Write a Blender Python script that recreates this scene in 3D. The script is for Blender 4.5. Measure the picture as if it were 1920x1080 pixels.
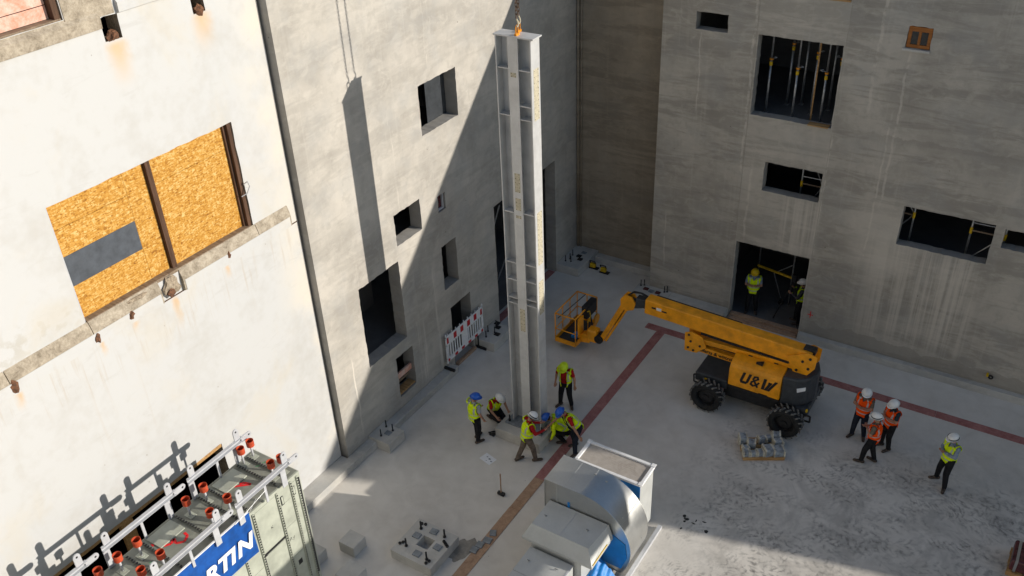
import bpy, bmesh, math, random
from mathutils import Vector, Matrix
random.seed(7)
R = math.radians
S = bpy.context.scene
COL = S.collection
for o in list(bpy.data.objects): bpy.data.objects.remove(o)

# ---------------------------------------------------------------- camera, sky, sun, exposure
cam = bpy.data.objects.new('camera', bpy.data.cameras.new('camera'))
COL.objects.link(cam); S.camera = cam
cam.data.sensor_width = 36.0; cam.data.lens = 1722.86 / 1920 * 36
cam.data.clip_start = .1; cam.data.clip_end = 400
_r = Vector((.84545, .53270, -.03803)); _d = Vector((.26183, -.47551, -.83984)); _f = Vector((-.46546, .70009, -.54150))
cam.matrix_world = Matrix.Translation((15.04, -27.36, 18.5)) @ Matrix((_r, -_d, -_f)).transposed().to_4x4()

TO_SUN = Vector((1, .405, .372)).normalized()
W = bpy.data.worlds.new('World'); S.world = W; W.use_nodes = True
bg = W.node_tree.nodes['Background']
sky = W.node_tree.nodes.new('ShaderNodeTexSky'); sky.sky_type = 'NISHITA'; sky.sun_disc = False
sky.sun_elevation = math.asin(TO_SUN.z); sky.sun_rotation = math.atan2(TO_SUN.x, TO_SUN.y)
sky.air_density = 1.0; sky.dust_density = .2
W.node_tree.links.new(sky.outputs[0], bg.inputs[0]); bg.inputs[1].default_value = .09
sun = bpy.data.objects.new('sun', bpy.data.lights.new('sun', 'SUN')); COL.objects.link(sun)
sun.data.energy = 3.7; sun.data.angle = R(.53); sun.data.color = (1, .93, .83)
sun.rotation_euler = TO_SUN.to_track_quat('Z', 'Y').to_euler(); sun.location = (30, 10, 30)
S.view_settings.view_transform = 'Standard'; S.view_settings.look = 'None'
S.view_settings.gamma = 1; S.view_settings.use_curve_mapping = False
S.view_settings.exposure = .42
S.cycles.max_bounces = 6

# ---------------------------------------------------------------- node helpers
def srgb(r, g, b):
    f = lambda c: (c / 255 / 12.92) if c / 255 <= .04045 else ((c / 255 + .055) / 1.055) ** 2.4
    return (f(r), f(g), f(b), 1)
class NT:
    def __init__(s, name):
        s.mat = bpy.data.materials.new(name); s.mat.use_nodes = True
        s.t = s.mat.node_tree; s.b = s.t.nodes['Principled BSDF']
        s._pos = s._obj = None
    def link(s, a, b): s.t.links.new(a, b)
    def put(s, sock, v):
        if isinstance(v, bpy.types.NodeSocket): s.link(v, sock)
        else:
            if isinstance(v, tuple) and len(v) == 3 and sock.type == 'RGBA': v = (*v, 1)
            sock.default_value = v
    @property
    def pos(s):
        if not s._pos: s._pos = s.t.nodes.new('ShaderNodeNewGeometry').outputs['Position']
        return s._pos
    @property
    def obj(s):
        if not s._obj: s._obj = s.t.nodes.new('ShaderNodeTexCoord').outputs['Object']
        return s._obj
    def attr(s, name):
        n = s.t.nodes.new('ShaderNodeAttribute'); n.attribute_name = name; return n
    def m(s, op, a, b=0.0, c=None, clamp=False):
        n = s.t.nodes.new('ShaderNodeMath'); n.operation = op; n.use_clamp = clamp
        s.put(n.inputs[0], a); s.put(n.inputs[1], b)
        if c is not None: s.put(n.inputs[2], c)
        return n.outputs[0]
    def xyz(s, v):
        n = s.t.nodes.new('ShaderNodeSeparateXYZ'); s.link(v, n.inputs[0]); return n.outputs
    def map(s, v, scale=(1, 1, 1), loc=(0, 0, 0), rot=(0, 0, 0)):
        n = s.t.nodes.new('ShaderNodeMapping'); s.link(v, n.inputs[0])
        n.inputs['Scale'].default_value = scale; n.inputs['Location'].default_value = loc; n.inputs['Rotation'].default_value = rot
        return n.outputs[0]
    def noise(s, v, scale=5, detail=4, rough=.55, dist=0):
        n = s.t.nodes.new('ShaderNodeTexNoise'); s.link(v, n.inputs['Vector'])
        n.inputs['Scale'].default_value = scale; n.inputs['Detail'].default_value = detail
        n.inputs['Roughness'].default_value = rough; n.inputs['Distortion'].default_value = dist
        return n.outputs['Fac']
    def voro(s, v, scale=5, out='Color', feature='F1'):
        n = s.t.nodes.new('ShaderNodeTexVoronoi'); n.feature = feature; s.link(v, n.inputs['Vector'])
        n.inputs['Scale'].default_value = scale; return n.outputs[out]
    def ramp(s, f, stops):
        n = s.t.nodes.new('ShaderNodeValToRGB'); s.link(f, n.inputs[0]); e = n.color_ramp.elements
        while len(e) < len(stops): e.new(.5)
        for k, (p, c) in enumerate(stops):
            e[k].position = p; e[k].color = (c, c, c, 1) if not isinstance(c, tuple) else (*c[:3], 1)
        return n.outputs[0]
    def mix(s, f, a, b, mode='MIX'):
        n = s.t.nodes.new('ShaderNodeMix'); n.data_type = 'RGBA'; n.blend_type = mode
        s.put(n.inputs[0], f); s.put(n.inputs[6], a); s.put(n.inputs[7], b); return n.outputs[2]
    def box(s, c, lo, hi, soft):      # soft 0..1 mask along one coordinate
        a = s.m('SMOOTHSTEP', c, lo - soft, lo + soft) if False else s.sm(c, lo - soft, lo + soft)
        return s.m('MULTIPLY', a, s.m('SUBTRACT', 1, s.sm(c, hi - soft, hi + soft)))
    def sm(s, c, lo, hi):
        n = s.t.nodes.new('ShaderNodeMapRange'); n.interpolation_type = 'SMOOTHSTEP'; s.put(n.inputs[0], c)
        n.inputs[1].default_value = lo; n.inputs[2].default_value = hi; return n.outputs[0]
    def bump(s, h, strength=.3, dist=.01):
        n = s.t.nodes.new('ShaderNodeBump'); n.inputs['Strength'].default_value = strength
        n.inputs['Distance'].default_value = dist; s.link(h, n.inputs['Height']); s.link(n.outputs[0], s.b.inputs['Normal'])
    def fin(s, col, rough=.8, metal=0.0, spec=.3):
        s.put(s.b.inputs['Base Color'], col); s.put(s.b.inputs['Roughness'], rough); s.put(s.b.inputs['Metallic'], metal)
        s.put(s.b.inputs['Specular IOR Level'], spec); return s.mat
_plain = {}
def plain(name, col, rough=.6, metal=0.0, var=.10, scale=9, spec=.35):
    """painted / cast surface with slight grime variation"""
    if name in _plain: return _plain[name]
    n = NT(name); c = tuple(col[:3])
    f = n.noise(n.obj, scale, 5, .6); d = tuple(x * (1 - 2.2 * var) for x in c); l = tuple(min(1, x * (1 + var)) for x in c)
    base = n.ramp(f, [(.3, d), (.62, l)])
    rr = n.m('ADD', rough - .08, n.m('MULTIPLY', n.noise(n.obj, scale * 2.3, 3), .16))
    _plain[name] = n.fin(base, rr, metal, spec); return _plain[name]

def concrete_wall(name, base, h, bands=.5, streak=.5, extra=None, tint=None):
    """h: horizontal axis index of the wall plane (0 = x, 1 = y); world coordinates"""
    n = NT(name); p = n.pos; c = n.xyz(p)
    big = n.noise(p, .55, 5, .6); mid = n.noise(p, 3.0, 6, .65); fine = n.noise(p, 38, 4, .7)
    lay = n.noise(n.map(p, (.24, .24, 1.7)), 1.0, 8, .70, .5); lay2 = n.noise(n.map(p, (.7, .7, 5.0), (3, 1, 2)), 1.0, 6, .7, .4)   # pour layers, board marks
    st = n.noise(n.map(p, (7.0, 7.0, .22)), 1.0, 4, .6)  # runs
    cl = n.noise(n.map(p, (1.1, 1.1, 2.0), (0, 0, 0), (.5, .5, 0)), 1.6, 6, .68, 1.0)
    sh = lambda k: tuple(min(1, x * k) for x in base)
    col = n.ramp(big, [(.36, sh(.80)), (.5, base), (.64, sh(1.16))])
    col = n.mix(n.m('MULTIPLY', n.sm(lay, .46, .57), .72 * bands), col, sh(.64)); col = n.mix(n.m('MULTIPLY', n.sm(lay2, .50, .66), .34 * bands), col, sh(1.28))
    col = n.mix(n.m('MULTIPLY', n.sm(cl, .48, .66), .42), col, sh(1.22)); col = n.mix(n.m('MULTIPLY', n.m('SUBTRACT', 1, n.sm(mid, .36, .50)), .30), col, sh(.70))
    col = n.mix(n.m('MULTIPLY', n.sm(st, .55, .70), .40 * streak), col, sh(1.35))
    tn = n.noise(p, .9, 4, .6); col = n.mix(n.m('MULTIPLY', n.sm(tn, .45, .7), .35), col, (base[0] * .80, base[1] * .86, base[2] * .95))
    col = n.mix(n.m('MULTIPLY', n.sm(fine, .5, .8), .25), col, sh(.7))
    # tie holes / pits
    pit = n.voro(n.map(p, (1, 1, 1)), 1.1, 'Distance'); col = n.mix(n.m('MULTIPLY', n.m('LESS_THAN', pit, .022), .75), col, tuple(x * .3 for x in base))
    if extra: col = extra(n, c, col, base, st, mid)
    hgt = n.m('ADD', n.m('MULTIPLY', mid, .5), n.m('MULTIPLY', fine, .35)); n.bump(hgt, .35, .012)
    return n.fin(col, n.m('ADD', .72, n.m('MULTIPLY', mid, .2)), 0, .25)

def lines(n, cx, cz, specs, w=.02):
    """vertical lime runs: list of (x, z0, z1, width)"""
    tot = None
    wob = n.m('MULTIPLY', n.m('SUBTRACT', n.noise(n.map(n.pos, (0, 0, .9)), 1.0, 4), .5), .28)
    for (x, z0, z1, ww) in specs:
        d = n.m('ABSOLUTE', n.m('SUBTRACT', n.m('ADD', cx, wob), x))
        k = n.m('MULTIPLY', n.m('SUBTRACT', 1, n.sm(d, ww * .35, ww)), n.box(cz, z0, z1, .25))
        tot = k if tot is None else n.m('MAXIMUM', tot, k)
    return tot

def ex_right(n, c, col, base, st, mid):
    pale = tuple(min(1, x * 1.55) for x in base); dark = tuple(x * .68 for x in base)
    # lime wash below the wide window and the pale fan left of it
    run = n.sm(n.noise(n.map(n.pos, (5.5, 5.5, .12)), 1.0, 4, .6), .42, .62)
    k = n.m('MULTIPLY', n.m('MULTIPLY', n.box(c[0], 11.0, 14.1, .7), n.box(c[2], .9, 4.4, .6)), run)
    col = n.mix(n.m('MULTIPLY', k, .6), col, pale)
    dx = n.m('SUBTRACT', c[0], 11.2); dz = n.m('SUBTRACT', c[2], 4.3)
    e = n.m('ADD', n.m('MULTIPLY', n.m('MULTIPLY', dx, dx), .55), n.m('MULTIPLY', n.m('MULTIPLY', dz, dz), .40))
    col = n.mix(n.m('MULTIPLY', n.m('SUBTRACT', 1, n.sm(e, .1, 1.1)), .45), col, pale)
    run2 = n.m('MULTIPLY', n.m('MULTIPLY', n.box(c[0], 8.1, 9.25, .2), n.box(c[2], 3.1, 5.1, .5)), run)
    col = n.mix(n.m('MULTIPLY', run2, .55), col, pale)
    ln = lines(n, c[0], c[2], [(10.95, 5.5, 10.0, .045), (10.78, 3.5, 8.2, .035), (10.12, 8.2, 12.5, .06), (6.62, 5.6, 11.5, .05), (6.98, 3.2, 5.8, .05), (9.25, 3.3, 7.3, .05), (5.0, 7.2, 9.8, .03), (4.2, 1.5, 3.4, .03)])
    col = n.mix(n.m('MULTIPLY', n.m('MULTIPLY', ln, n.sm(mid, .36, .56)), .48), col, pale)
    inf = n.box(c[0], 6.70, 9.24, .015); col = n.mix(n.m('MULTIPLY', inf, .16), col, pale)
    for jx in (6.70, 9.24): col = n.mix(n.m('MULTIPLY', n.m('MULTIPLY', n.m('LESS_THAN', n.m('ABSOLUTE', n.m('SUBTRACT', c[0], jx)), .014), n.sm(mid, .35, .55)), .55), col, dark)
    # dark splash along the foot of the wall and one dark pour edge
    edge = n.m('ADD', .72, n.m('MULTIPLY', n.m('SUBTRACT', n.noise(n.map(n.pos, (1.1, 1, 0)), 1.0, 4), .5), .9))
    k = n.m('MULTIPLY', n.m('LESS_THAN', c[2], edge), n.sm(c[0], 9.1, 9.6)); col = n.mix(n.m('MULTIPLY', k, .55), col, dark)
    pe = n.m('ADD', 7.35, n.m('MULTIPLY', n.noise(n.map(n.pos, (1.6, 1, 0)), 1.0, 6, .7), .5))
    dz = n.m('SUBTRACT', pe, c[2]); k = n.m('MULTIPLY', n.m('MULTIPLY', n.m('GREATER_THAN', dz, 0), n.m('SUBTRACT', 1, n.sm(dz, .02, .35))), n.sm(c[0], 9.3, 11.5))
    return n.mix(n.m('MULTIPLY', k, .5), col, dark)
def ex_left(n, c, col, base, st, mid):
    pale = tuple(min(1, x * 1.45) for x in base)
    ln = lines(n, c[1], c[2], [(-9.85, .5, 2.6, .25), (-8.95, .4, 4.2, .12), (-7.6, .5, 3.0, .05), (-10.2, 6.2, 9.5, .035), (-12.9, .6, 3.2, .04), (-8.4, 8.6, 12, .03)])
    run = n.sm(n.noise(n.map(n.pos, (9, 9, .15)), 1.0, 4, .6), .42, .6)
    return n.mix(n.m('MULTIPLY', n.m('MULTIPLY', ln, run), .75), col, pale)
MAT = {}
MAT['conc_left'] = concrete_wall('concrete left wall', (.45, .42, .372), 1, .40, .35, ex_left)
MAT['conc_right'] = concrete_wall('concrete right wall', (.425, .388, .33), 0, .9, .45, ex_right)
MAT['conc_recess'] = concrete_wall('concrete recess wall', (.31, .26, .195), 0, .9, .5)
MAT['conc_cut'] = concrete_wall('cut concrete reveal', (.34, .32, .29), 0, .2, .3)
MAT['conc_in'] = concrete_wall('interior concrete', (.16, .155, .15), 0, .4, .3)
MAT['conc_cast'] = concrete_wall('cast concrete footing', (.50, .48, .44), 0, .15, .15)

def mat_ground():
    n = NT('concrete slab'); p = n.pos; c = n.xyz(p)
    big = n.noise(p, .22, 5, .6); mid = n.noise(p, 1.7, 6, .62, .4); fine = n.noise(p, 45, 3, .7)
    v = n.m('ADD', n.m('MULTIPLY', big, .55), n.m('MULTIPLY', mid, .45))
    col = n.ramp(v, [(.34, (.52, .485, .435)), (.5, (.635, .60, .545)), (.66, (.72, .685, .63))])
    col = n.mix(n.m('MULTIPLY', n.sm(fine, .55, .85), .22), col, (.44, .425, .40))
    # dirtier side of the yard with overlapping curved tyre tracks
    side = n.m('MULTIPLY', n.sm(c[0], 7.6, 10.8), n.m('SUBTRACT', 1, n.sm(c[1], -7.2, -3.6)))
    dirt = n.m('MULTIPLY', side, n.sm(n.noise(p, .9, 6, .7, .8), .40, .66)); col = n.mix(n.m('MULTIPLY', dirt, .6), col, (.36, .342, .315))
    wob = n.m('MULTIPLY', n.m('SUBTRACT', n.noise(p, .8, 3), .5), .9); patch = n.noise(p, 1.6, 5, .7, .6); wear = n.sm(n.noise(p, 8, 4, .7), .30, .62)
    for k, (ax, ay, w, fq, th0) in enumerate(((11.0, -2.0, .62, 5.0, .50), (17.5, -15.0, .66, 4.4, .49), (8.0, -14.5, .58, 5.4, .50), (13.5, -5.0, .7, 4.8, .52), (12.5, -18.0, .64, 5.2, .47))):
        dx = n.m('SUBTRACT', c[0], ax); dy = n.m('SUBTRACT', c[1], ay); r = n.m('ADD', n.m('SQRT', n.m('ADD', n.m('MULTIPLY', dx, dx), n.m('MULTIPLY', dy, dy))), wob)
        th = n.m('ARCTAN2', dy, dx); q = n.m('DIVIDE', r, w); fr = n.m('FRACT', q); a = n.m('ABSOLUTE', n.m('SUBTRACT', fr, .5)); arc = n.m('MULTIPLY', th, 6.0)
        ph = n.m('FRACT', n.m('ADD', n.m('MULTIPLY', arc, fq), n.m('ADD', n.m('MULTIPLY', a, 2.1), n.m('MULTIPLY', patch, 2.5))))
        mk = n.m('MULTIPLY', n.sm(ph, .05, .30), n.m('SUBTRACT', 1, n.sm(ph, .38, .68))); mk = n.m('MULTIPLY', mk, n.m('MULTIPLY', n.sm(a, .02, .10), n.m('SUBTRACT', 1, n.sm(a, .30, .46))))
        cv = n.t.nodes.new('ShaderNodeCombineXYZ'); n.put(cv.inputs[0], n.m('MULTIPLY', n.m('FLOOR', q), 3.7)); n.put(cv.inputs[1], n.m('MULTIPLY', th, 1.6)); cv.inputs[2].default_value = k * 5.1
        lane = n.sm(n.noise(cv.outputs[0], 1.0, 2), th0 - .05, th0 + .09); mk = n.m('MULTIPLY', n.m('MULTIPLY', mk, lane), n.m('MULTIPLY', wear, n.sm(patch, .30, .52)))
        col = n.mix(n.m('MULTIPLY', n.m('MULTIPLY', mk, side), n.m('MULTIPLY', n.sm(n.noise(p, .55, 4, .65), .34, .56), .70)), col, (.17, .163, .153))
    spk = n.voro(p, 2.3, 'Distance'); col = n.mix(n.m('MULTIPLY', n.m('LESS_THAN', spk, .03), .6), col, (.16, .15, .14))
    n.bump(n.m('ADD', n.m('MULTIPLY', mid, .4), n.m('MULTIPLY', fine, .3)), .2, .008)
    return n.fin(col, n.m('ADD', .62, n.m('MULTIPLY', mid, .25)), 0, .3)
MAT['ground'] = mat_ground()

def mat_white():
    n = NT('white render'); p = n.pos; c = n.xyz(p)
    big = n.noise(p, .6, 5, .6); mid = n.noise(p, 4, 5, .6)
    col = n.ramp(n.m('ADD', n.m('MULTIPLY', big, .6), n.m('MULTIPLY', mid, .4)), [(.34, (.475, .468, .45)), (.52, (.525, .527, .522))])
    y, z = c[1], c[2]; rust = (.62, .36, .12)
    for (ry, rz, w, hh) in [(-17.22, 13.35, .34, .9), (-15.2, 13.35, .36, .9), (-17.5, 7.85, .12, .9), (-16.0, 7.85, .12, .35), (-18.55, 7.85, .12, .25), (-19.35, 7.85, .1, .3), (-21.2, 7.85, .12, .4)]:
        d = n.m('ABSOLUTE', n.m('SUBTRACT', n.m('ADD', y, n.m('MULTIPLY', n.m('SUBTRACT', mid, .5), .25)), ry))
        zr = n.m('ADD', z, n.m('MULTIPLY', n.m('SUBTRACT', big, .5), .5))
        k = n.m('MULTIPLY', n.m('SUBTRACT', 1, n.sm(d, w * .02, w)), n.m('MULTIPLY', n.sm(zr, rz - hh, rz + .1), n.m('SUBTRACT', 1, n.sm(z, rz - .02, rz + .14))))
        col = n.mix(n.m('MULTIPLY', k, .62), col, rust)
    # yellowish edge towards the joint, grey grime over the ledge
    k = n.m('MULTIPLY', n.sm(y, -15.0, -13.7), n.sm(big, .35, .65)); col = n.mix(n.m('MULTIPLY', k, .35), col, (.78, .66, .46))
    k = n.m('MULTIPLY', n.m('MULTIPLY', n.box(z, 8.45, 9.1, .3), n.sm(mid, .48, .62)), n.m('SUBTRACT', 1, n.sm(y, -19.8, -19.3))); col = n.mix(n.m('MULTIPLY', k, .5), col, (.40, .37, .31))
    run = n.sm(n.noise(n.map(p, (6, 6, .25)), 1.0, 4, .6), .6, .72); k = n.m('MULTIPLY', run, n.box(z, 5.2, 7.9, .6)); col = n.mix(n.m('MULTIPLY', k, .16), col, (.45, .38, .30))
    scr = n.noise(n.map(p, (1, 3, 1), (0, 0, 0), (.7, 0, 0)), 2.4, 6, .75, 2.0); col = n.mix(n.m('MULTIPLY', n.sm(scr, .67, .74), .35), col, (.45, .43, .40))
    k = n.sm(n.noise(p, .42, 5, .65, .5), .52, .70); col = n.mix(n.m('MULTIPLY', k, .38), col, (.54, .49, .40))
    spk = n.voro(n.map(p, (1, 1.3, 1)), 1.7, 'Distance'); col = n.mix(n.m('MULTIPLY', n.m('LESS_THAN', n.m('ADD', spk, n.m('MULTIPLY', mid, .06)), .062), .7), col, (.30, .27, .24))
    gr = n.noise(n.map(p, (1, .5, 2.2)), 1.4, 7, .75, 1.2); col = n.mix(n.m('MULTIPLY', n.sm(gr, .57, .70), .28), col, (.40, .385, .36))
    near = n.m('MULTIPLY', n.box(z, 7.0, 7.95, .35), n.sm(n.noise(n.map(p, (8, 8, .4)), 1.0, 4, .7), .52, .66)); col = n.mix(n.m('MULTIPLY', near, .35), col, (.42, .34, .25))
    n.bump(mid, .12, .01); return n.fin(col, .75, 0, .25)
MAT['white'] = mat_white()
def mat_rough(name, a, b, sc=6, bump=.8):
    n = NT(name); f = n.noise(n.pos, sc, 7, .72, .5); g = n.noise(n.pos, sc * 6, 4, .7)
    col = n.ramp(n.m('ADD', n.m('MULTIPLY', f, .7), n.m('MULTIPLY', g, .3)), [(.36, a), (.6, b)]); n.bump(f, bump, .02); return n.fin(col, .85, 0, .2)
MAT['ledge'] = mat_rough('weathered ledge', (.20, .165, .12), (.46, .40, .315), 4)
MAT['rust'] = mat_rough('rusty broken steel', (.035, .03, .028), (.22, .10, .05), 22)
MAT['chip'] = mat_rough('broken masonry', (.14, .11, .08), (.46, .38, .28), 16, 1)
MAT['pinkboard'] = mat_rough('flaking red board', (.62, .23, .14), (.66, .50, .42), 3.2, .3)
MAT['redply'] = mat_rough('red phenolic plywood', (.28, .105, .095), (.44, .21, .19), 3, .2)
MAT['brownply'] = mat_rough('worn brown plywood', (.30, .185, .12), (.48, .32, .215), 5, .2)
MAT['puddle'] = plain('damp patch', (.24, .225, .20), .28, 0, .15, 3)
MAT['oil'] = plain('oil stain', (.035, .034, .032), .35, 0, .2, 6)
def mat_wood(name, a, b, axis=0):
    n = NT(name); sc = [14, 14, 14]; sc[axis] = 1.2; f = n.noise(n.map(n.obj, tuple(sc)), 1.5, 5, .6, .4)
    n.bump(f, .2, .004); return n.fin(n.ramp(f, [(.3, a), (.7, b)]), .7, 0, .25)
MAT['wood'] = mat_wood('pine timber', (.30, .16, .06), (.55, .34, .15))
MAT['wood_dark'] = mat_wood('dark stained timber', (.045, .024, .014), (.12, .065, .04), 2)
MAT['wood_grey'] = mat_wood('weathered timber', (.14, .10, .07), (.30, .23, .16))
MAT['wood_orange'] = mat_wood('orange window timber', (.25, .085, .02), (.40, .155, .04))
def mat_osb():
    n = NT('oriented strand board'); p = n.pos
    q = n.map(p, (1, 1, 1), (0, 0, 0), (.5, 0, 0)); wv = n.noise(p, 7, 3)
    A = n.voro(n.map(p, (1, 14, 46), (0, 0, 0), (.55, 0, 0)), 1.0); B = n.voro(n.map(p, (1, 40, 13), (3, 1, 2), (.35, 0, 0)), 1.0)
    a = n.xyz(A)[0]; b = n.xyz(B)[1]; v = n.m('ADD', n.m('MULTIPLY', a, .55), n.m('MULTIPLY', b, .3)); v = n.m('ADD', v, n.m('MULTIPLY', wv, .25))
    col = n.ramp(v, [(.12, (.20, .075, .01)), (.35, (.42, .195, .026)), (.62, (.53, .275, .05)), (.95, (.66, .46, .18))])
    n.bump(v, .25, .004); return n.fin(col, .65, 0, .3)
MAT['osb'] = mat_osb()
def mat_galv(name='galvanised sheet', c=(.56, .57, .56), rough=.30, metal=.9):
    n = NT(name); v = n.voro(n.obj, 26, 'Color'); f = n.noise(n.obj, 2.2, 5, .6)
    k = n.m('ADD', n.m('MULTIPLY', n.xyz(v)[0], .10), n.m('MULTIPLY', f, .9))
    col = n.ramp(k, [(.3, tuple(x * .90 for x in c)), (.65, tuple(min(1, x * 1.05) for x in c))])
    return n.fin(col, n.m('ADD', rough - .04, n.m('MULTIPLY', k, .1)), metal, .5)
MAT['galv'] = mat_galv(); MAT['galv_dull'] = mat_galv('dull galvanised cabinet', (.50, .51, .495), .55, .2)
MAT['steel'] = plain('grey primed steel', (.55, .55, .54), .45, .15, .06, 3)
MAT['steel_tan'] = plain('tan contact plate', (.50, .45, .33), .7, 0, .12, 20)
MAT['bolt'] = plain('dark steel bolt', (.04, .04, .042), .5, .5, .2, 30)
MAT['zinc'] = plain('zinc steel tube', (.40, .41, .42), .4, .7, .15, 12)
MAT['white_metal'] = plain('white grey enamel', (.50, .51, .53), .4, .1, .05, 6)
MAT['cup_red'] = plain('red oxide cup', (.50, .075, .03), .45, 0, .12, 12)
MAT['cup_in'] = plain('cup interior', (.13, .02, .014), .6, 0, .2, 12)
MAT['tank'] = plain('pale green grey paint', (.40, .42, .35), .5, 0, .10, 2.4)
MAT['tank_top'] = plain('olive grey paint', (.21, .22, .185), .5, 0, .14, 3)
MAT['black'] = plain('black plastic', (.018, .018, .019), .5, 0, .2, 10)
MAT['charcoal'] = plain('charcoal paint', (.045, .05, .056), .42, 0, .12, 6)
MAT['orange'] = plain('orange yellow lift paint', (.86, .34, .006), .38, 0, .12, 3, .5)
MAT['spray'] = plain('red spray paint', (.75, .015, .02), .6, 0, .1, 8)
MAT['green_mark'] = plain('green crayon', (.10, .42, .18), .8, 0, .3, 20)
MAT['blue'] = plain('blue banner cloth', (.006, .075, .32), .5, 0, .15, 4)
MAT['bluetarp'] = plain('blue plastic sheet', (.005, .20, .58), .5, 0, .1, 3, .5)
MAT['white_paint'] = plain('white print', (.80, .80, .80), .55, 0, .04, 8)
MAT['red_sign'] = plain('red reflective film', (.52, .015, .02), .4, 0, .1, 8)
MAT['grey_sheet'] = plain('slate grey sheet', (.075, .085, .10), .55, 0, .12, 5)
MAT['rubber'] = plain('tyre rubber', (.016, .016, .016), .75, 0, .2, 14)
MAT['rubber_dust'] = plain('dusty tyre lug', (.16, .155, .145), .85, 0, .35, 18)
MAT['yellow'] = plain('yellow paint', (.66, .42, .01), .5, 0, .12, 10)
MAT['paper'] = plain('white paper', (.80, .81, .84), .7, 0, .03, 5)
MAT['stone'] = plain('grey stone', (.26, .29, .32), .75, 0, .25, 9)
MAT['stone_edge'] = plain('pale cut stone edge', (.52, .49, .40), .8, 0, .2, 9)
MAT['maroon'] = plain('maroon wrapped goods', (.09, .022, .024), .25, 0, .3, 6, .6)
MAT['plate'] = plain('blue grey steel shim', (.24, .265, .29), .5, .3, .15, 7)
MAT['glass'] = plain('dark glass', (.012, .014, .016), .08, 0, .1, 2, .5)
MAT['chain'] = plain('chain steel', (.15, .10, .07), .45, .6, .3, 20)
MAT['shackle'] = plain('orange shackle', (.72, .28, .02), .4, .1, .15, 20)

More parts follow.
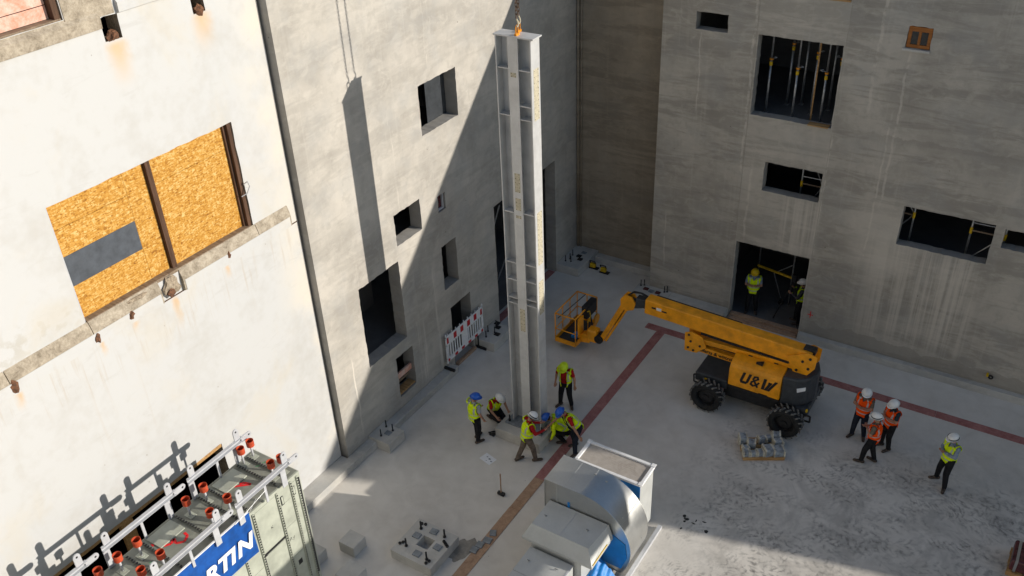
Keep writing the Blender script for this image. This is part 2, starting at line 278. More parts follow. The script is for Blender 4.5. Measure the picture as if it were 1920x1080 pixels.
# ---------------------------------------------------------------- mesh helpers
class MB:
    def __init__(s): s.v = []; s.f = []; s.mi = []
    def add(s, vs, fs, mi=0):
        k = len(s.v); s.v += [tuple(v) for v in vs]; s.f += [tuple(i + k for i in f) for f in fs]; s.mi += [mi] * len(fs); return s
    def box(s, x0, x1, y0, y1, z0, z1, mi=0, rot=None):
        vs = [Vector((x, y, z)) for z in (z0, z1) for y in (y0, y1) for x in (x0, x1)]
        if rot: c = Vector(((x0 + x1) / 2, (y0 + y1) / 2, (z0 + z1) / 2)); vs = [c + rot @ (v - c) for v in vs]
        return s.add(vs, [(0, 2, 3, 1), (4, 5, 7, 6), (0, 1, 5, 4), (2, 6, 7, 3), (0, 4, 6, 2), (1, 3, 7, 5)], mi)
    def bev(s, x0, x1, y0, y1, z0, z1, b=.01, mi=0):     # box with chamfered edges
        bm = bmesh.new(); bmesh.ops.create_cube(bm, size=1)
        for v in bm.verts: v.co = Vector(((x0 + x1) / 2 + v.co.x * (x1 - x0), (y0 + y1) / 2 + v.co.y * (y1 - y0), (z0 + z1) / 2 + v.co.z * (z1 - z0)))
        bmesh.ops.bevel(bm, geom=bm.edges[:], offset=b, segments=2, affect='EDGES', profile=.5)
        bm.verts.ensure_lookup_table(); s.add([v.co for v in bm.verts], [[v.index for v in f.verts] for f in bm.faces], mi); bm.free(); return s
    def tube(s, p0, p1, r0, r1=None, n=8, mi=0, caps=True):
        p0 = Vector(p0); p1 = Vector(p1); r1 = r0 if r1 is None else r1; q = (p1 - p0).to_track_quat('Z', 'Y')
        vs = []; 
        for p, r in ((p0, r0), (p1, r1)):
            for k in range(n): a = 2 * math.pi * k / n; vs.append(p + q @ Vector((r * math.cos(a), r * math.sin(a), 0)))
        fs = [(k, (k + 1) % n, n + (k + 1) % n, n + k) for k in range(n)]
        if caps: fs += [tuple(range(n - 1, -1, -1)), tuple(range(n, 2 * n))]
        return s.add(vs, fs, mi)
    def path(s, pts, r, n=6, mi=0):
        for a, b in zip(pts, pts[1:]): s.tube(a, b, r, r, n, mi)
        return s
    def beam(s, p0, p1, w, h, mi=0, up=(0, 0, 1)):       # rectangular bar
        p0 = Vector(p0); p1 = Vector(p1); d = (p1 - p0).normalized(); r = d.cross(Vector(up)).normalized(); u = r.cross(d)
        vs = [p + r * (a * w / 2) + u * (b * h / 2) for p in (p0, p1) for a, b in ((-1, -1), (1, -1), (1, 1), (-1, 1))]
        return s.add(vs, [(3, 2, 1, 0), (4, 5, 6, 7), (0, 1, 5, 4), (1, 2, 6, 5), (2, 3, 7, 6), (3, 0, 4, 7)], mi)
    def prism(s, prof, axis, a, b, mi=0):                # extrude a 2D profile; axis 0/1/2 is the extrusion axis
        def mk(u, v, t): p = [u, v]; p.insert(axis, t); return tuple(p)
        n = len(prof); vs = [mk(u, v, a) for u, v in prof] + [mk(u, v, b) for u, v in prof]
        return s.add(vs, [(k, (k + 1) % n, n + (k + 1) % n, n + k) for k in range(n)] + [tuple(range(n - 1, -1, -1)), tuple(range(n, 2 * n))], mi)
    def lathe(s, c, axis, prof, n=24, mi=0):             # prof: (radius, offset along axis)
        q = Vector(axis).to_track_quat('Z', 'Y'); c = Vector(c); vs = []
        for r, o in prof:
            for k in range(n): a = 2 * math.pi * k / n; vs.append(c + q @ Vector((r * math.cos(a), r * math.sin(a), o)))
        m = len(prof); fs = [(i * n + k, i * n + (k + 1) % n, (i + 1) * n + (k + 1) % n, (i + 1) * n + k) for i in range(m - 1) for k in range(n)]
        return s.add(vs, fs, mi)
    def dome(s, c, rx, ry, rz, q=None, n=14, m=6, mi=0, low=0.0):
        c = Vector(c); q = q or Matrix.Identity(3); vs = []
        for i in range(m + 1):
            e = low + (math.pi / 2 - low) * i / m
            for k in range(n): a = 2 * math.pi * k / n; vs.append(c + q @ Vector((rx * math.cos(e) * math.cos(a), ry * math.cos(e) * math.sin(a), rz * math.sin(e))))
        return s.add(vs, [(i * n + k, i * n + (k + 1) % n, (i + 1) * n + (k + 1) % n, (i + 1) * n + k) for i in range(m) for k in range(n)] + [tuple(range(n - 1, -1, -1))], mi)
ROOT = {}
def rootpos(p):
    while p is not None and p.name not in ROOT: p = p.parent
    return ROOT.get(p.name, Vector((0, 0, 0))) if p else Vector((0, 0, 0))
def build(name, mb, mats, parent=None, smooth=False, bevel=0, kind=None, local=False):
    """mesh object from world coordinates; children are stored relative to their thing's base"""
    L = rootpos(parent) if (parent and not local) else Vector((0, 0, 0))
    me = bpy.data.meshes.new(name); me.from_pydata([(v[0] - L.x, v[1] - L.y, v[2] - L.z) for v in mb.v], [], mb.f)
    mats = mats if isinstance(mats, (list, tuple)) else [mats]
    for m in mats: me.materials.append(MAT[m] if isinstance(m, str) else m)
    me.polygons.foreach_set('material_index', mb.mi); me.validate(); me.update()
    if smooth: me.shade_smooth()
    o = bpy.data.objects.new(name, me); COL.objects.link(o); o.parent = parent
    if bevel:
        b = o.modifiers.new('bevel', 'BEVEL'); b.width = bevel; b.segments = 2; b.limit_method = 'ANGLE'
    if kind: o['kind'] = kind
    return o
def tag(o, label, cat, group=None):
    o['label'] = label; o['category'] = cat
    if group: o['group'] = group
    return o
def thing(name, label, cat, loc=(0, 0, 0), group=None, rz=0):
    o = bpy.data.objects.new(name, None); COL.objects.link(o); o.location = loc; o.rotation_euler = (0, 0, rz)
    o.empty_display_size = .2; ROOT[o.name] = Vector(loc); return tag(o, label, cat, group)
def single(name, mb, mats, label, cat, loc, group=None, **k):
    """one-mesh thing: origin at loc, vertices given in world coordinates"""
    L = Vector(loc); mb.v = [(v[0] - L.x, v[1] - L.y, v[2] - L.z) for v in mb.v]
    o = build(name, mb, mats, None, **k); o.location = L; return tag(o, label, cat, group)
def text(name, body, size, mat, parent, M4, bold=.0, shear=0, spacing=1.0):
    cu = bpy.data.curves.new(name, 'FONT'); cu.body = body; cu.size = size; cu.extrude = .003; cu.offset = bold; cu.shear = shear; cu.space_character = spacing; cu.align_x = 'LEFT'
    t = bpy.data.objects.new('tmp', cu); COL.objects.link(t); bpy.context.view_layer.update()
    me = bpy.data.meshes.new_from_object(t.evaluated_get(bpy.context.evaluated_depsgraph_get())); bpy.data.objects.remove(t)
    L = rootpos(parent); me.transform(Matrix.Translation(-L) @ M4); me.materials.clear(); me.materials.append(MAT[mat])
    o = bpy.data.objects.new(name, me); COL.objects.link(o); o.parent = parent; return o

def holed_wall(name, h, plane, back, u0, u1, z0, z1, holes, mats, parent, step=.11, jit=.011):
    """wall in the plane (axis 1-h = plane) running along axis h from u0..u1; holes (ua,ub,za,zb) with sawn, chipped reveals going to 'back'"""
    rnd = random.Random(hash(name) % 999)
    def cuts(a, b, keys):
        ks = sorted(set([a, b] + [k for k in keys if a < k < b])); out = []
        for p, q in zip(ks, ks[1:]):
            m = max(1, round((q - p) / step)); out += [p + (q - p) * i / m for i in range(m)]
        return out + [ks[-1]]
    us = cuts(u0, u1, [x for hh in holes for x in hh[:2]]); zs = cuts(z0, z1, [x for hh in holes for x in hh[2:]])
    def inside(u, z): return any(a < u < b and c < z < d for a, b, c, d in holes)
    def P(u, z, w): return (u, w, z) if h == 0 else (w, u, z)
    mb = MB(); idx = {}
    def vert(i, j):
        if (i, j) not in idx:
            u, z = us[i], zs[j]; on = any((abs(u - a) < 1e-6 or abs(u - b) < 1e-6) and c - 1e-6 <= z <= d + 1e-6 or (abs(z - c) < 1e-6 or abs(z - d) < 1e-6) and a - 1e-6 <= u <= b + 1e-6 for a, b, c, d in holes)
            if on and z > z0 + .02: u += rnd.uniform(-jit, jit); z += rnd.uniform(-jit, jit)
            idx[i, j] = len(mb.v); mb.v.append(P(u, z, plane))
        return idx[i, j]
    bk = {}
    def bvert(k):
        if k not in bk:
            v = list(mb.v[k]); v[1 - h] = back; bk[k] = len(mb.v); mb.v.append(tuple(v))
        return bk[k]
    nu, nz = len(us) - 1, len(zs) - 1
    solid = [[not inside((us[i] + us[i + 1]) / 2, (zs[j] + zs[j + 1]) / 2) for j in range(nz)] for i in range(nu)]
    for i in range(nu):
        for j in range(nz):
            if not solid[i][j]: continue
            a, b, c, d = vert(i, j), vert(i + 1, j), vert(i + 1, j + 1), vert(i, j + 1)
            mb.f.append((a, b, c, d)); mb.mi.append(0); mb.f.append((bvert(d), bvert(c), bvert(b), bvert(a))); mb.mi.append(1)
            for (ii, jj, e) in ((i - 1, j, (d, a)), (i + 1, j, (b, c)), (i, j - 1, (a, b)), (i, j + 1, (c, d))):
                if not (0 <= ii < nu and 0 <= jj < nz) or not solid[ii][jj]:
                    mb.f.append((e[1], e[0], bvert(e[0]), bvert(e[1]))); mb.mi.append(1)
    return build(name, mb, mats, parent)
def room(x0, x1, y0, y1, z0, z1, open_face):
    """inward box without the face that the wall closes ('x+','y-')"""
    mb = MB(); mb.box(x0, x1, y0, y1, z0, z1); keep = {'x+': 5, 'y-': 2}[open_face]
    mb.f.pop(keep); mb.mi.pop(keep); return mb

# ================================================================ SETTING
g = MB(); g.add([(-80, -90, 0), (90, -90, 0), (90, 90, 0), (-80, 90, 0)], [(0, 1, 2, 3)])
ground = build('ground', g, 'ground', kind='structure')
def kerb(name, parts):
    mb = MB()
    for p in parts: mb.box(*p)
    return build(name, mb, 'conc_cast', kind='structure', bevel=.012)
kerb('kerb_left', [(-.22, .30, -34, -13.70, 0, .25), (0.002, .305, -13.70, -8.57, 0, .252)])
kerb('kerb_recess', [(.95, 3.70, -.32, -.003, 0, .25)])
kerb('kerb_right', [(9.22, 32.9, -1.56, -1.352, 0, .25)])

# ---- left concrete building
LB = thing('concrete_building', 'sunlit bare concrete building with sawn openings along the left of the yard', 'building', (0, -6.8, 0))
LH = [(-8.88, -7.14, 8.35, 9.78), (-10.46, -9.29, 5.62, 6.6), (-8.46, -8.1, 5.74, 6.28), (-12.24, -10.5, 2.54, 5.17), (-11.12, -10.33, .65, 2.1),
      (-8.5, -7.75, 3.04, 4.58), (-8.31, -7.22, 0, 2.27), (-5.6, -1.64, 0, 4.62)]
holed_wall('wall', 1, 0.0, -.42, -13.64, -.002, 0, 16, LH, ['conc_left', 'conc_cut'], LB)
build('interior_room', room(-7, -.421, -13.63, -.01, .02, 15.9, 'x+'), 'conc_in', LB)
mb = MB()
for z in (2.35, 5.28, 8.1): mb.box(-6.98, -.425, -13.6, -6.6, z - .22, z)
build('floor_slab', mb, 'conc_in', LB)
mb = MB().box(-6.9, -.43, -6.75, -6.55, .03, 8.0).box(-2.2, -2.0, -13.5, -8.95, 5.3, 8.0).box(-3.4, -3.2, -13.5, -6.8, 0.03, 2.1)
build('inner_wall', mb, 'conc_in', LB)
build('inner_parapet', MB().box(-2.4, -2.2, -13.2, -9.4, 2.36, 3.9), 'conc_in', LB)
build('corner_pipe', MB().tube((.07, -.06, .26), (.07, -.06, 16), .045, n=10).tube((.20, -.05, .26), (.20, -.05, 16), .03, n=8), 'conc_recess', LB, smooth=True)
# dark pane and boards inside single openings
build('pane', MB().box(-.44, -.425, -8.05, -7.1, 8.3, 9.8), 'charcoal', LB)
build('slot_frame', MB().box(-.12, -.06, -8.44, -8.40, 5.76, 6.26).box(-.12, -.06, -8.16, -8.12, 5.76, 6.26).box(-.12, -.06, -8.40, -8.16, 5.76, 5.80), 'white_metal', LB)
build('red_pane', MB().box(-.16, -.13, -8.42, -8.14, 5.8, 6.26), 'maroon', LB)
build('plank', MB().box(-.30, -.03, -11.10, -10.35, .70, .74), 'wood', LB, bevel=.004)
build('plank', MB().box(-.30, -.25, -11.10, -10.35, .93, 1.02), 'wood_grey', LB)
build('plank', MB().box(-.16, -.10, -11.05, -10.36, 1.22, 1.42), 'pinkboard', LB)
build('threshold_board', MB().box(.01, .12, -8.30, -7.24, .004, .10), 'brownply', LB)
build('threshold_board', MB().box(-.30, -.02, -5.5, -1.7, .004, .03), 'redply', LB)
for k, (y, z) in enumerate([(-6.2, 1.4), (-4.9, 2.0), (-3.3, 1.1), (-2.2, 2.6)]):
    build('brace', MB().tube((-1.6, y, 0.03), (-1.0, y + 1.1, z + 1.6), .03, n=6), 'zinc', LB)

# ---- right concrete building; its roof edge and far end throw the yard into shade
RB = thing('concrete_building', 'dark shaded bare concrete building with square openings along the right of the yard', 'building', (9, -1.35, 0))
RH = [(4.8, 5.8, 9.87, 10.4), (8.25, 9.2, 11.17, 11.9), (6.75, 9.19, 7.5, 9.96), (10.78, 11.4, 10.15, 10.74), (7.38, 9.17, 5.06, 6.05),
      (11.61, 14.07, 4.28, 5.55), (14.33, 16.8, 4.9, 5.5), (6.75, 9.18, 0, 3.05)]
holed_wall('wall', 0, -1.35, -1.0, 3.72, 17.0, 0, 12.0, RH, ['conc_right', 'conc_cut'], RB)
build('wall', MB().box(17.0, 32.1, -1.35, -1.0, 0, 12.0), 'conc_right', RB)
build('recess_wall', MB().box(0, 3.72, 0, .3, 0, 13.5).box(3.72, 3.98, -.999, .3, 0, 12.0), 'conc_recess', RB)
build('annex', MB().prism([(32.1, 0), (45, 0), (45, 2.85), (32.1, 9.88)], 1, -1.35, 8.0), 'conc_right', RB)
pp = MB(); pp.add([(3.72, -1.35, 12.0), (32.1, -1.35, 12.0), (32.1, -1.35, 12.36), (3.72, -1.35, 13.4), (3.72, 0.3, 12.0), (32.1, .3, 12.0), (32.1, .3, 12.36), (3.72, .3, 13.4)],
                  [(0, 1, 2, 3), (5, 4, 7, 6), (0, 4, 5, 1), (1, 5, 6, 2), (2, 6, 7, 3), (3, 7, 4, 0)])
build('parapet', pp, 'conc_right', RB)
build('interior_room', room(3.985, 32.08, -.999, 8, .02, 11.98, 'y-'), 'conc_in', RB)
mb = MB()
for z in (3.62, 7.34): mb.box(4.0, 32.0, -.995, 7.9, z - .25, z)
build('floor_slab', mb, 'conc_in', RB)
build('inner_wall', MB().box(10.2, 10.4, -.99, 7.9, 3.63, 7.0).box(5.6, 5.8, -.99, 7.9, 0.03, 3.3).box(4.0, 32.0, 3.6, 3.8, 0.03, 11.9), 'conc_in', RB)
build('roof', MB().box(3.72, 32.1, .3, 8.2, 11.99, 12.2), 'conc_in', RB)
build('plank', MB().box(8.27, 9.19, -1.38, -1.1, 11.17, 11.22), 'wood', RB, bevel=.004)
build('sill_board', MB().box(8.52, 9.12, -1.44, -1.18, 7.505, 7.54), 'wood', RB, bevel=.004)
wf = build('window_frame', MB().box(10.79, 11.39, -1.33, -1.27, 10.16, 10.25).box(10.79, 11.39, -1.33, -1.27, 10.60, 10.73).box(10.79, 10.88, -1.33, -1.27, 10.25, 10.60).box(11.30, 11.39, -1.33, -1.27, 10.25, 10.60).box(11.055, 11.125, -1.33, -1.27, 10.25, 10.60), 'wood_orange', RB, bevel=.006)
for a, b in ((10.88, 11.055), (11.125, 11.30)): build('pane', MB().box(a, b, -1.30, -1.29, 10.25, 10.60), 'glass', wf)
build('sill', MB().box(10.72, 11.42, -1.42, -1.36, 10.08, 10.14), 'conc_cast', RB)
build('survey_mark', MB().box(9.40, 9.58, -1.3535, -1.352, .98, 1.01).box(9.475, 9.505, -1.3535, -1.352, .88, 1.13), 'spray', RB)
build('threshold_board', MB().box(6.77, 9.17, -1.50, -1.36, .004, .09).box(6.77, 9.17, -1.33, -1.15, .03, .16), 'brownply', RB)

# ---- building behind the viewpoint: closes the yard and bounces sunlight back onto the shaded walls
SB = thing('yard_building', 'pale rendered building behind the viewpoint closing the near side of the yard', 'building', (15, -30, 0))
build('wall', MB().box(-6, 46, -36, -29.5, 0, 16.5), 'white', SB)
for k in range(8):
    for z in (2.0, 6.0, 10.0): build('window', MB().box(2 + k * 5, 3.6 + k * 5, -29.499, -29.47, z, z + 2.0), 'glass', SB)

# ---- white building
WB = thing('white_building', 'old white rendered building with boarded window along the near left', 'building', (-.22, -20, 0))
WH = [(-19.54, -15.04, 8.46, 11.02), (-24.5, -18.12, 14.06, 16.0), (-22.5, -17.35, 2.3, 3.62), (-17.42, -17.06, 13.46, 13.90), (-15.38, -15.07, 13.42, 13.80)]
holed_wall('wall', 1, -.22, -.60, -45, -13.70, 0, 18, WH, ['white', 'chip'], WB, .3, .012)
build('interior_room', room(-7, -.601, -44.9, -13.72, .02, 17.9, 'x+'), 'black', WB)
lp = [(-.2195, 8.50), (-.2195, 7.975), (-.150, 7.975), (-.135, 8.02), (-.132, 8.24), (-.150, 8.33), (-.200, 8.47)]
for k, (a, b) in enumerate([(-45, -21.3), (-21.3, -19.5), (-19.5, -17.8), (-17.25, -15.0), (-15.0, -13.95)]):
    build('ledge', MB().prism([(u, v) for u, v in lp], 1, a + .008, b - .008), ['ledge'], WB)
build('ledge_face', MB().box(-.1325, -.124, -44.9, -17.85, 7.982, 8.23).box(-.1325, -.124, -17.2, -14.0, 7.982, 8.23), 'white', WB)
build('joint', MB().box(-.2195, -.212, -45, -13.72, 7.945, 7.972), 'wood_dark', WB)
rnd = random.Random(3)
def chunk(name, y, z, x, ry, rz, mat, n=26, d=.06):
    bm = bmesh.new(); bmesh.ops.create_icosphere(bm, subdivisions=2, radius=1)
    for v in bm.verts: k = rnd.uniform(.6, 1.15); v.co = Vector((x + v.co.x * d * k, y + v.co.y * ry * k, z + v.co.z * rz * k))
    mb = MB(); bm.verts.ensure_lookup_table(); mb.add([v.co for v in bm.verts], [[v.index for v in f.verts] for f in bm.faces]); bm.free()
    return build(name, mb, mat, WB)
for y, z, ry, rz in ((-18.62, 8.16, .09, .12), (-19.45, 8.10, .07, .12), (-21.25, 8.12, .1, .16), (-15.95, 8.19, .05, .1)): chunk('broken_bracket', y, z, -.14, ry, rz, 'rust')
chunk('broken_ledge', -17.52, 8.26, -.17, .24, .24, 'chip', d=.07); chunk('broken_ledge', -17.60, 8.14, -.13, .12, .12, 'rust', d=.05)
chunk('broken_ledge', -18.35, 8.42, -.17, .3, .05, 'chip', d=.05)
for y, z in ((-17.25, 13.53), (-15.22, 13.47)): chunk('rusted_beam_end', y, z, -.24, .13, .13, 'rust', d=.09)
# boarded window
zt, zb = 11.02, 8.46
build('board', MB().box(-.40, -.385, -17.16, -15.16, 10.42, zt - .01), 'osb', WB); build('board', MB().box(-.40, -.385, -17.16, -15.16, zb + .02, 10.412), 'osb', WB)
build('board', MB().box(-.40, -.385, -19.52, -17.79, 10.46, zt - .01), 'osb', WB); build('board', MB().box(-.40, -.384, -19.52, -17.79, zb + .02, 10.452), 'osb', WB)
build('board', MB().box(-.404, -.388, -17.782, -17.30, zb + .02, zt - .01), 'osb', WB)
build('grey_sheet', MB().box(-.383, -.376, -19.52, -17.80, 9.24, 9.89), 'grey_sheet', WB)
build('mullion', MB().box(-.40, -.30, -17.29, -17.165, zb + .01, zt - .01), 'wood_dark', WB, bevel=.01)
build('window_frame', MB().box(-.42, -.25, -15.15, -15.05, zb, zt).box(-.39, -.33, -15.21, -15.15, zb, zt), 'wood_dark', WB, bevel=.008)
build('window_frame', MB().box(-.40, -.26, -19.535, -19.50, zb, zt), 'white_metal', WB); build('sill', MB().box(-.42, -.215, -19.5, -15.1, zb - .02, zb + .05), 'wood_grey', WB, bevel=.01)
build('wire', MB().path([(-.2, -15.08, 9.55), (-.12, -15.02, 9.62), (-.1, -15.0, 9.5), (-.13, -15.08, 9.35), (-.2, -15.2, 9.3)], .012), 'white_metal', WB)
# upper window with flaking boards, rough surround
for k, (a, b) in enumerate(((14.10, 14.33), (14.345, 14.62), (14.635, 14.95), (14.965, 15.9))): build('board', MB().box(-.42, -.40, -24.4, -18.26, a, b), 'pinkboard', WB)
build('window_frame', MB().box(-.44, -.25, -18.25, -18.13, 14.07, 15.99), 'wood_dark', WB, bevel=.01)
build('sill', MB().prism([(-.2195, 14.05), (-.2195, 13.73), (-.16, 13.73), (-.15, 13.95), (-.24, 14.05)], 1, -44, -17.45), 'ledge', WB); build('sill', MB().box(-.42, -.24, -24.4, -18.14, 14.05, 14.09), 'wood_grey', WB)
build('rough_patch', MB().box(-.2195, -.205, -18.1, -17.1, 13.92, 15.6), 'ledge', WB, bevel=.006)
build('upper_ledge', MB().prism([(-.2195, 14.2), (-.2195, 13.92), (-.14, 13.92), (-.13, 14.1)], 1, -17.05, -13.75), 'white', WB)
build('window_frame', MB().box(-.36, -.222, -22.4, -17.37, 3.52, 3.615).box(-.36, -.222, -20.3, -20.0, 2.31, 3.52), 'wood', WB, bevel=.01)

# ================================================================ RED AND BROWN COVER BOARDS IN THE SLAB
def board(x0, x1, y0, y1, mat, label, dz=.018):
    mb = MB().box(x0, x1, y0, y1, .001, dz); return single('cover_board', mb, mat, label, 'board', ((x0 + x1) / 2, (y0 + y1) / 2, 0), 'plywood cover boards over the slab joints', bevel=.003)
board(4.95, 5.25, -7.2, -3.37, 'redply', 'long red cover board running from the board junction towards the column')
board(4.95, 5.25, -9.9, -7.206, 'redply', 'red cover board beside the crouching workers and the steel column')
board(4.94, 5.24, -11.45, -9.906, 'redply', 'short red cover board just in front of the column footing')
board(4.94, 5.24, -12.75, -11.456, 'brownply', 'brown cover board right of the upright sledgehammer', .020)
board(4.93, 5.24, -16.5, -12.756, 'brownply', 'long brown cover board beside the square footing, loose shims on it', .018)
board(4.5, 5.90, -3.36, -3.05, 'redply', 'short red cover board forming the head of the T junction')
board(5.906, 10.2, -3.37, -3.06, 'redply', 'red cover board running under the boom lift')
board(10.206, 13.95, -3.38, -3.07, 'redply', 'red cover board behind the men in orange vests')
board(13.956, 19, -3.37, -3.06, 'redply', 'red cover board at the far right by the kerb')

# ================================================================ STEEL COLUMN
CX0, CX1, CY0, CY1 = 3.36, 4.33, -10.05, -9.67; ZB, ZT = .40, 11.97
sc = thing('steel_column', 'tall grey steel cross column standing on a concrete footing', 'column', (3.845, -9.86, .38))
ym = (CY0 + CY1) / 2 + .07; b0, b1 = 3.695, 3.975
build('flange', MB().box(CX0, CX0 + .03, CY0, CY1, ZB, ZT), 'steel', sc, bevel=.003); build('flange', MB().box(CX1 - .03, CX1, CY0, CY1, ZB, ZT), 'steel', sc, bevel=.003)
build('web', MB().box(CX0 + .03, CX1 - .03, ym - .012, ym + .012, ZB, ZT), 'steel', sc)
build('flange', MB().box(b0, b1, CY0 + .004, CY0 + .026, ZB, ZT), 'steel', sc, bevel=.003); build('flange', MB().box(b0, b1, CY1 - .026, CY1 - .004, ZB, ZT), 'steel', sc, bevel=.003)
build('web', MB().box((b0 + b1) / 2 - .012, (b0 + b1) / 2 + .012, CY0 + .026, ym - .012, ZB, ZT).box((b0 + b1) / 2 - .012, (b0 + b1) / 2 + .012, ym + .012, CY1 - .026, ZB, ZT), 'steel', sc)
for z in (11.22, 10.06, 7.43, 5.92, 5.38, 4.80, 4.62): build('stiffener', MB().box(CX0 + .03, b0, CY0 + .02, ym - .012, z - .012, z + .012), 'steel', sc); build('stiffener', MB().box(CX0 + .03, b0, ym + .012, CY1 - .02, z - .012, z + .012), 'steel', sc)
for z in (11.22, 10.35, 10.01, 7.47, 5.96, 5.44, 4.87, 4.68): build('stiffener', MB().box(b1, CX1 - .03, CY0 + .02, ym - .012, z - .012, z + .012), 'steel', sc); build('stiffener', MB().box(b1, CX1 - .03, ym + .012, CY1 - .02, z - .012, z + .012), 'steel', sc)
build('top_plate', MB().box(CX0 - .05, CX1 + .06, CY0 - .0, CY1 + .02, ZT + .001, ZT + .035), 'steel', sc, bevel=.004)
build('base_plate', MB().box(CX0 - .16, CX1 + .12, CY0 - .2, CY1 + .2, .36, ZB - .001), 'plate', sc, bevel=.004)
for z0, z1 in ((11.04, 11.15), (8.05, 8.57), (7.54, 7.88), (7.31, 7.39), (3.78, 4.52)):
    p = build('contact_plate', MB().box(b0 + .06, b1 - .06, CY0 + .001, CY0 + .004, z0, z1), 'steel_tan', sc); bb = MB()
    k = max(2, round((z1 - z0) / .12) + 1)
    for i in range(k):
        for x in (b0 + .085, b1 - .085): zz = z0 + .02 + (z1 - z0 - .04) * i / (k - 1); bb.tube((x, CY0 + .001, zz), (x, CY0 - .001, zz), .011, n=6)
    build('bolt_hole', bb, 'bolt', p)
for z0, z1 in ((10.0, 11.26), (5.98, 7.54), (4.42, 5.48)):
    p = build('contact_plate', MB().box(CX1 - .001, CX1 + .003, CY0 + .09, CY1 - .06, z0, z1), 'steel_tan', sc); bb = MB(); k = round((z1 - z0) / .15) + 1
    for i in range(k):
        for y in (CY0 + .12, CY1 - .09): zz = z0 + .04 + (z1 - z0 - .08) * i / (k - 1); bb.tube((CX1 + .002, y, zz), (CX1 + .005, y, zz), .012, n=6)
    build('bolt_hole', bb, 'bolt', p)
for x, y in ((3.30, -10.14), (4.41, -10.16), (3.29, -9.56)): build('anchor_bolt', MB().tube((x, y, .40), (x, y, .62), .022, n=8).tube((x, y, .40), (x, y, .45), .042, n=6), 'bolt', sc)
ft = MB().box(3.06, 4.58, -10.58, -9.2, 0, .36); single('concrete_footing', ft, 'conc_cast', 'concrete footing under the tall steel column', 'footing', (3.8, -9.9, 0), bevel=.015)
# lifting chains
def chain(x, y, label):
    t = thing('lifting_chain', label, 'chain', (x, y, ZT + .04), 'chains holding the column')
    sh = MB()
    for a in range(9):
        t0 = math.pi * a / 8; t1 = math.pi * (a + 1) / 8
        if a < 8: sh.tube((x, y - .05 * math.cos(t0), ZT + .20 + .06 * math.sin(t0)), (x, y - .05 * math.cos(t1), ZT + .20 + .06 * math.sin(t1)), .014)
    sh.tube((x, y - .05, ZT + .02), (x, y - .05, ZT + .20), .014).tube((x, y + .05, ZT + .02), (x, y + .05, ZT + .20), .014)
    sh.box(x - .03, x + .03, y - .07, y + .07, ZT + .035, ZT + .085); build('shackle', sh, 'shackle', t)
    hk = MB().path([(x + .02, y - .03, ZT + .26), (x + .02, y, ZT + .23), (x + .02, y + .04, ZT + .27), (x + .01, y + .04, ZT + .34), (x, y, ZT + .41)], .017); build('hook', hk, 'steel_tan', t)
    lk = MB(); z = ZT + .42; i = 0
    while z < 19:
        ax = (1, 0) if i % 2 else (0, 1)
        pts = [(x + ax[0] * .026 * a, y + ax[1] * .026 * a, z + b) for a, b in ((-1, .015), (-1, .085), (0, .11), (1, .085), (1, .015), (0, -.01), (-1, .015))]
        lk.path(pts, .0085, 5); z += .085; i += 1
    build('chain_links', lk, 'chain', t, kind='stuff')
chain(3.81, -9.70, 'left of two lifting chains hooked to the steel column top'); chain(3.90, -9.93, 'right of two lifting chains hooked to the steel column top')

# ================================================================ FOOTINGS, BLOCKS, SMALL SITE THINGS
def stud(x, y, z, h, parent, r=.018): return build('anchor_bolt', MB().tube((x, y, z), (x, y, z + h), r, n=8).tube((x, y, z), (x, y, z + .03), r * 1.9, n=6), 'bolt', parent)
def washers(x, y, z, n, parent, d=(.07, -.03)):
    for i in range(n): build('nut', MB().lathe((x + d[0] * i, y + d[1] * i, z), (0, 0, 1), [(.022, 0), (.042, 0), (.042, .035), (.022, .035), (.022, 0)], 8), 'bolt', parent)
sf = thing('square_footing', 'square concrete footing with a hole, four anchor bolts and steel shims', 'footing', (3.87, -15.13, 0))
F0, F1, G0, G1 = 3.24, 4.50, -15.76, -14.53; h0, h1, k0, k1 = 3.70, 4.06, -15.30, -14.94
fm = MB()
fm.box(F0, F1, G0, k0, 0, .30).box(F0, F1, k1, G1, 0, .30).box(F0, h0, k0, k1, 0, .30).box(h1, F1, k0, k1, 0, .30)
build('block', fm, 'conc_cast', sf)
for x, y in ((3.50, -14.80), (4.20, -14.72), (3.52, -15.46), (4.24, -15.55)): stud(x, y, .30, .27, sf, .024)
for x, y, a in ((3.55, -15.05, 0), (3.86, -14.72, .1), (3.92, -15.53, .05), (4.25, -15.10, 0)):
    build('shim_plate', MB().box(x - .10, x + .10, y - .09, y + .09, .302, .335, rot=Matrix.Rotation(a, 3, 'Z')), 'plate', sf, bevel=.004)
washers(3.42, -14.66, .302, 2, sf, (.10, .03)); washers(4.28, -14.86, .302, 4, sf, (.055, -.03)); washers(3.33, -15.48, .302, 2, sf, (.05, .07)); washers(4.30, -15.66, .302, 2, sf, (.03, .09))
def block(x0, y1, label, w=.5, d=.48, h=.35, rz=0):
    single('concrete_block', MB().box(x0, x0 + w, y1 - d, y1, 0, h, rot=Matrix.Rotation(rz, 3, 'Z')), 'conc_cast', label, 'block', (x0 + w / 2, y1 - d / 2, 0), 'loose concrete blocks', bevel=.012)
block(1.93, -15.78, 'plain concrete block standing clear between the tank and the square footing')
block(2.56, -16.56, 'plain concrete block cut off by the bottom edge of the view', .55, .55)
block(1.28, -16.60, 'concrete block half hidden behind the pale green tank', .54, .5)
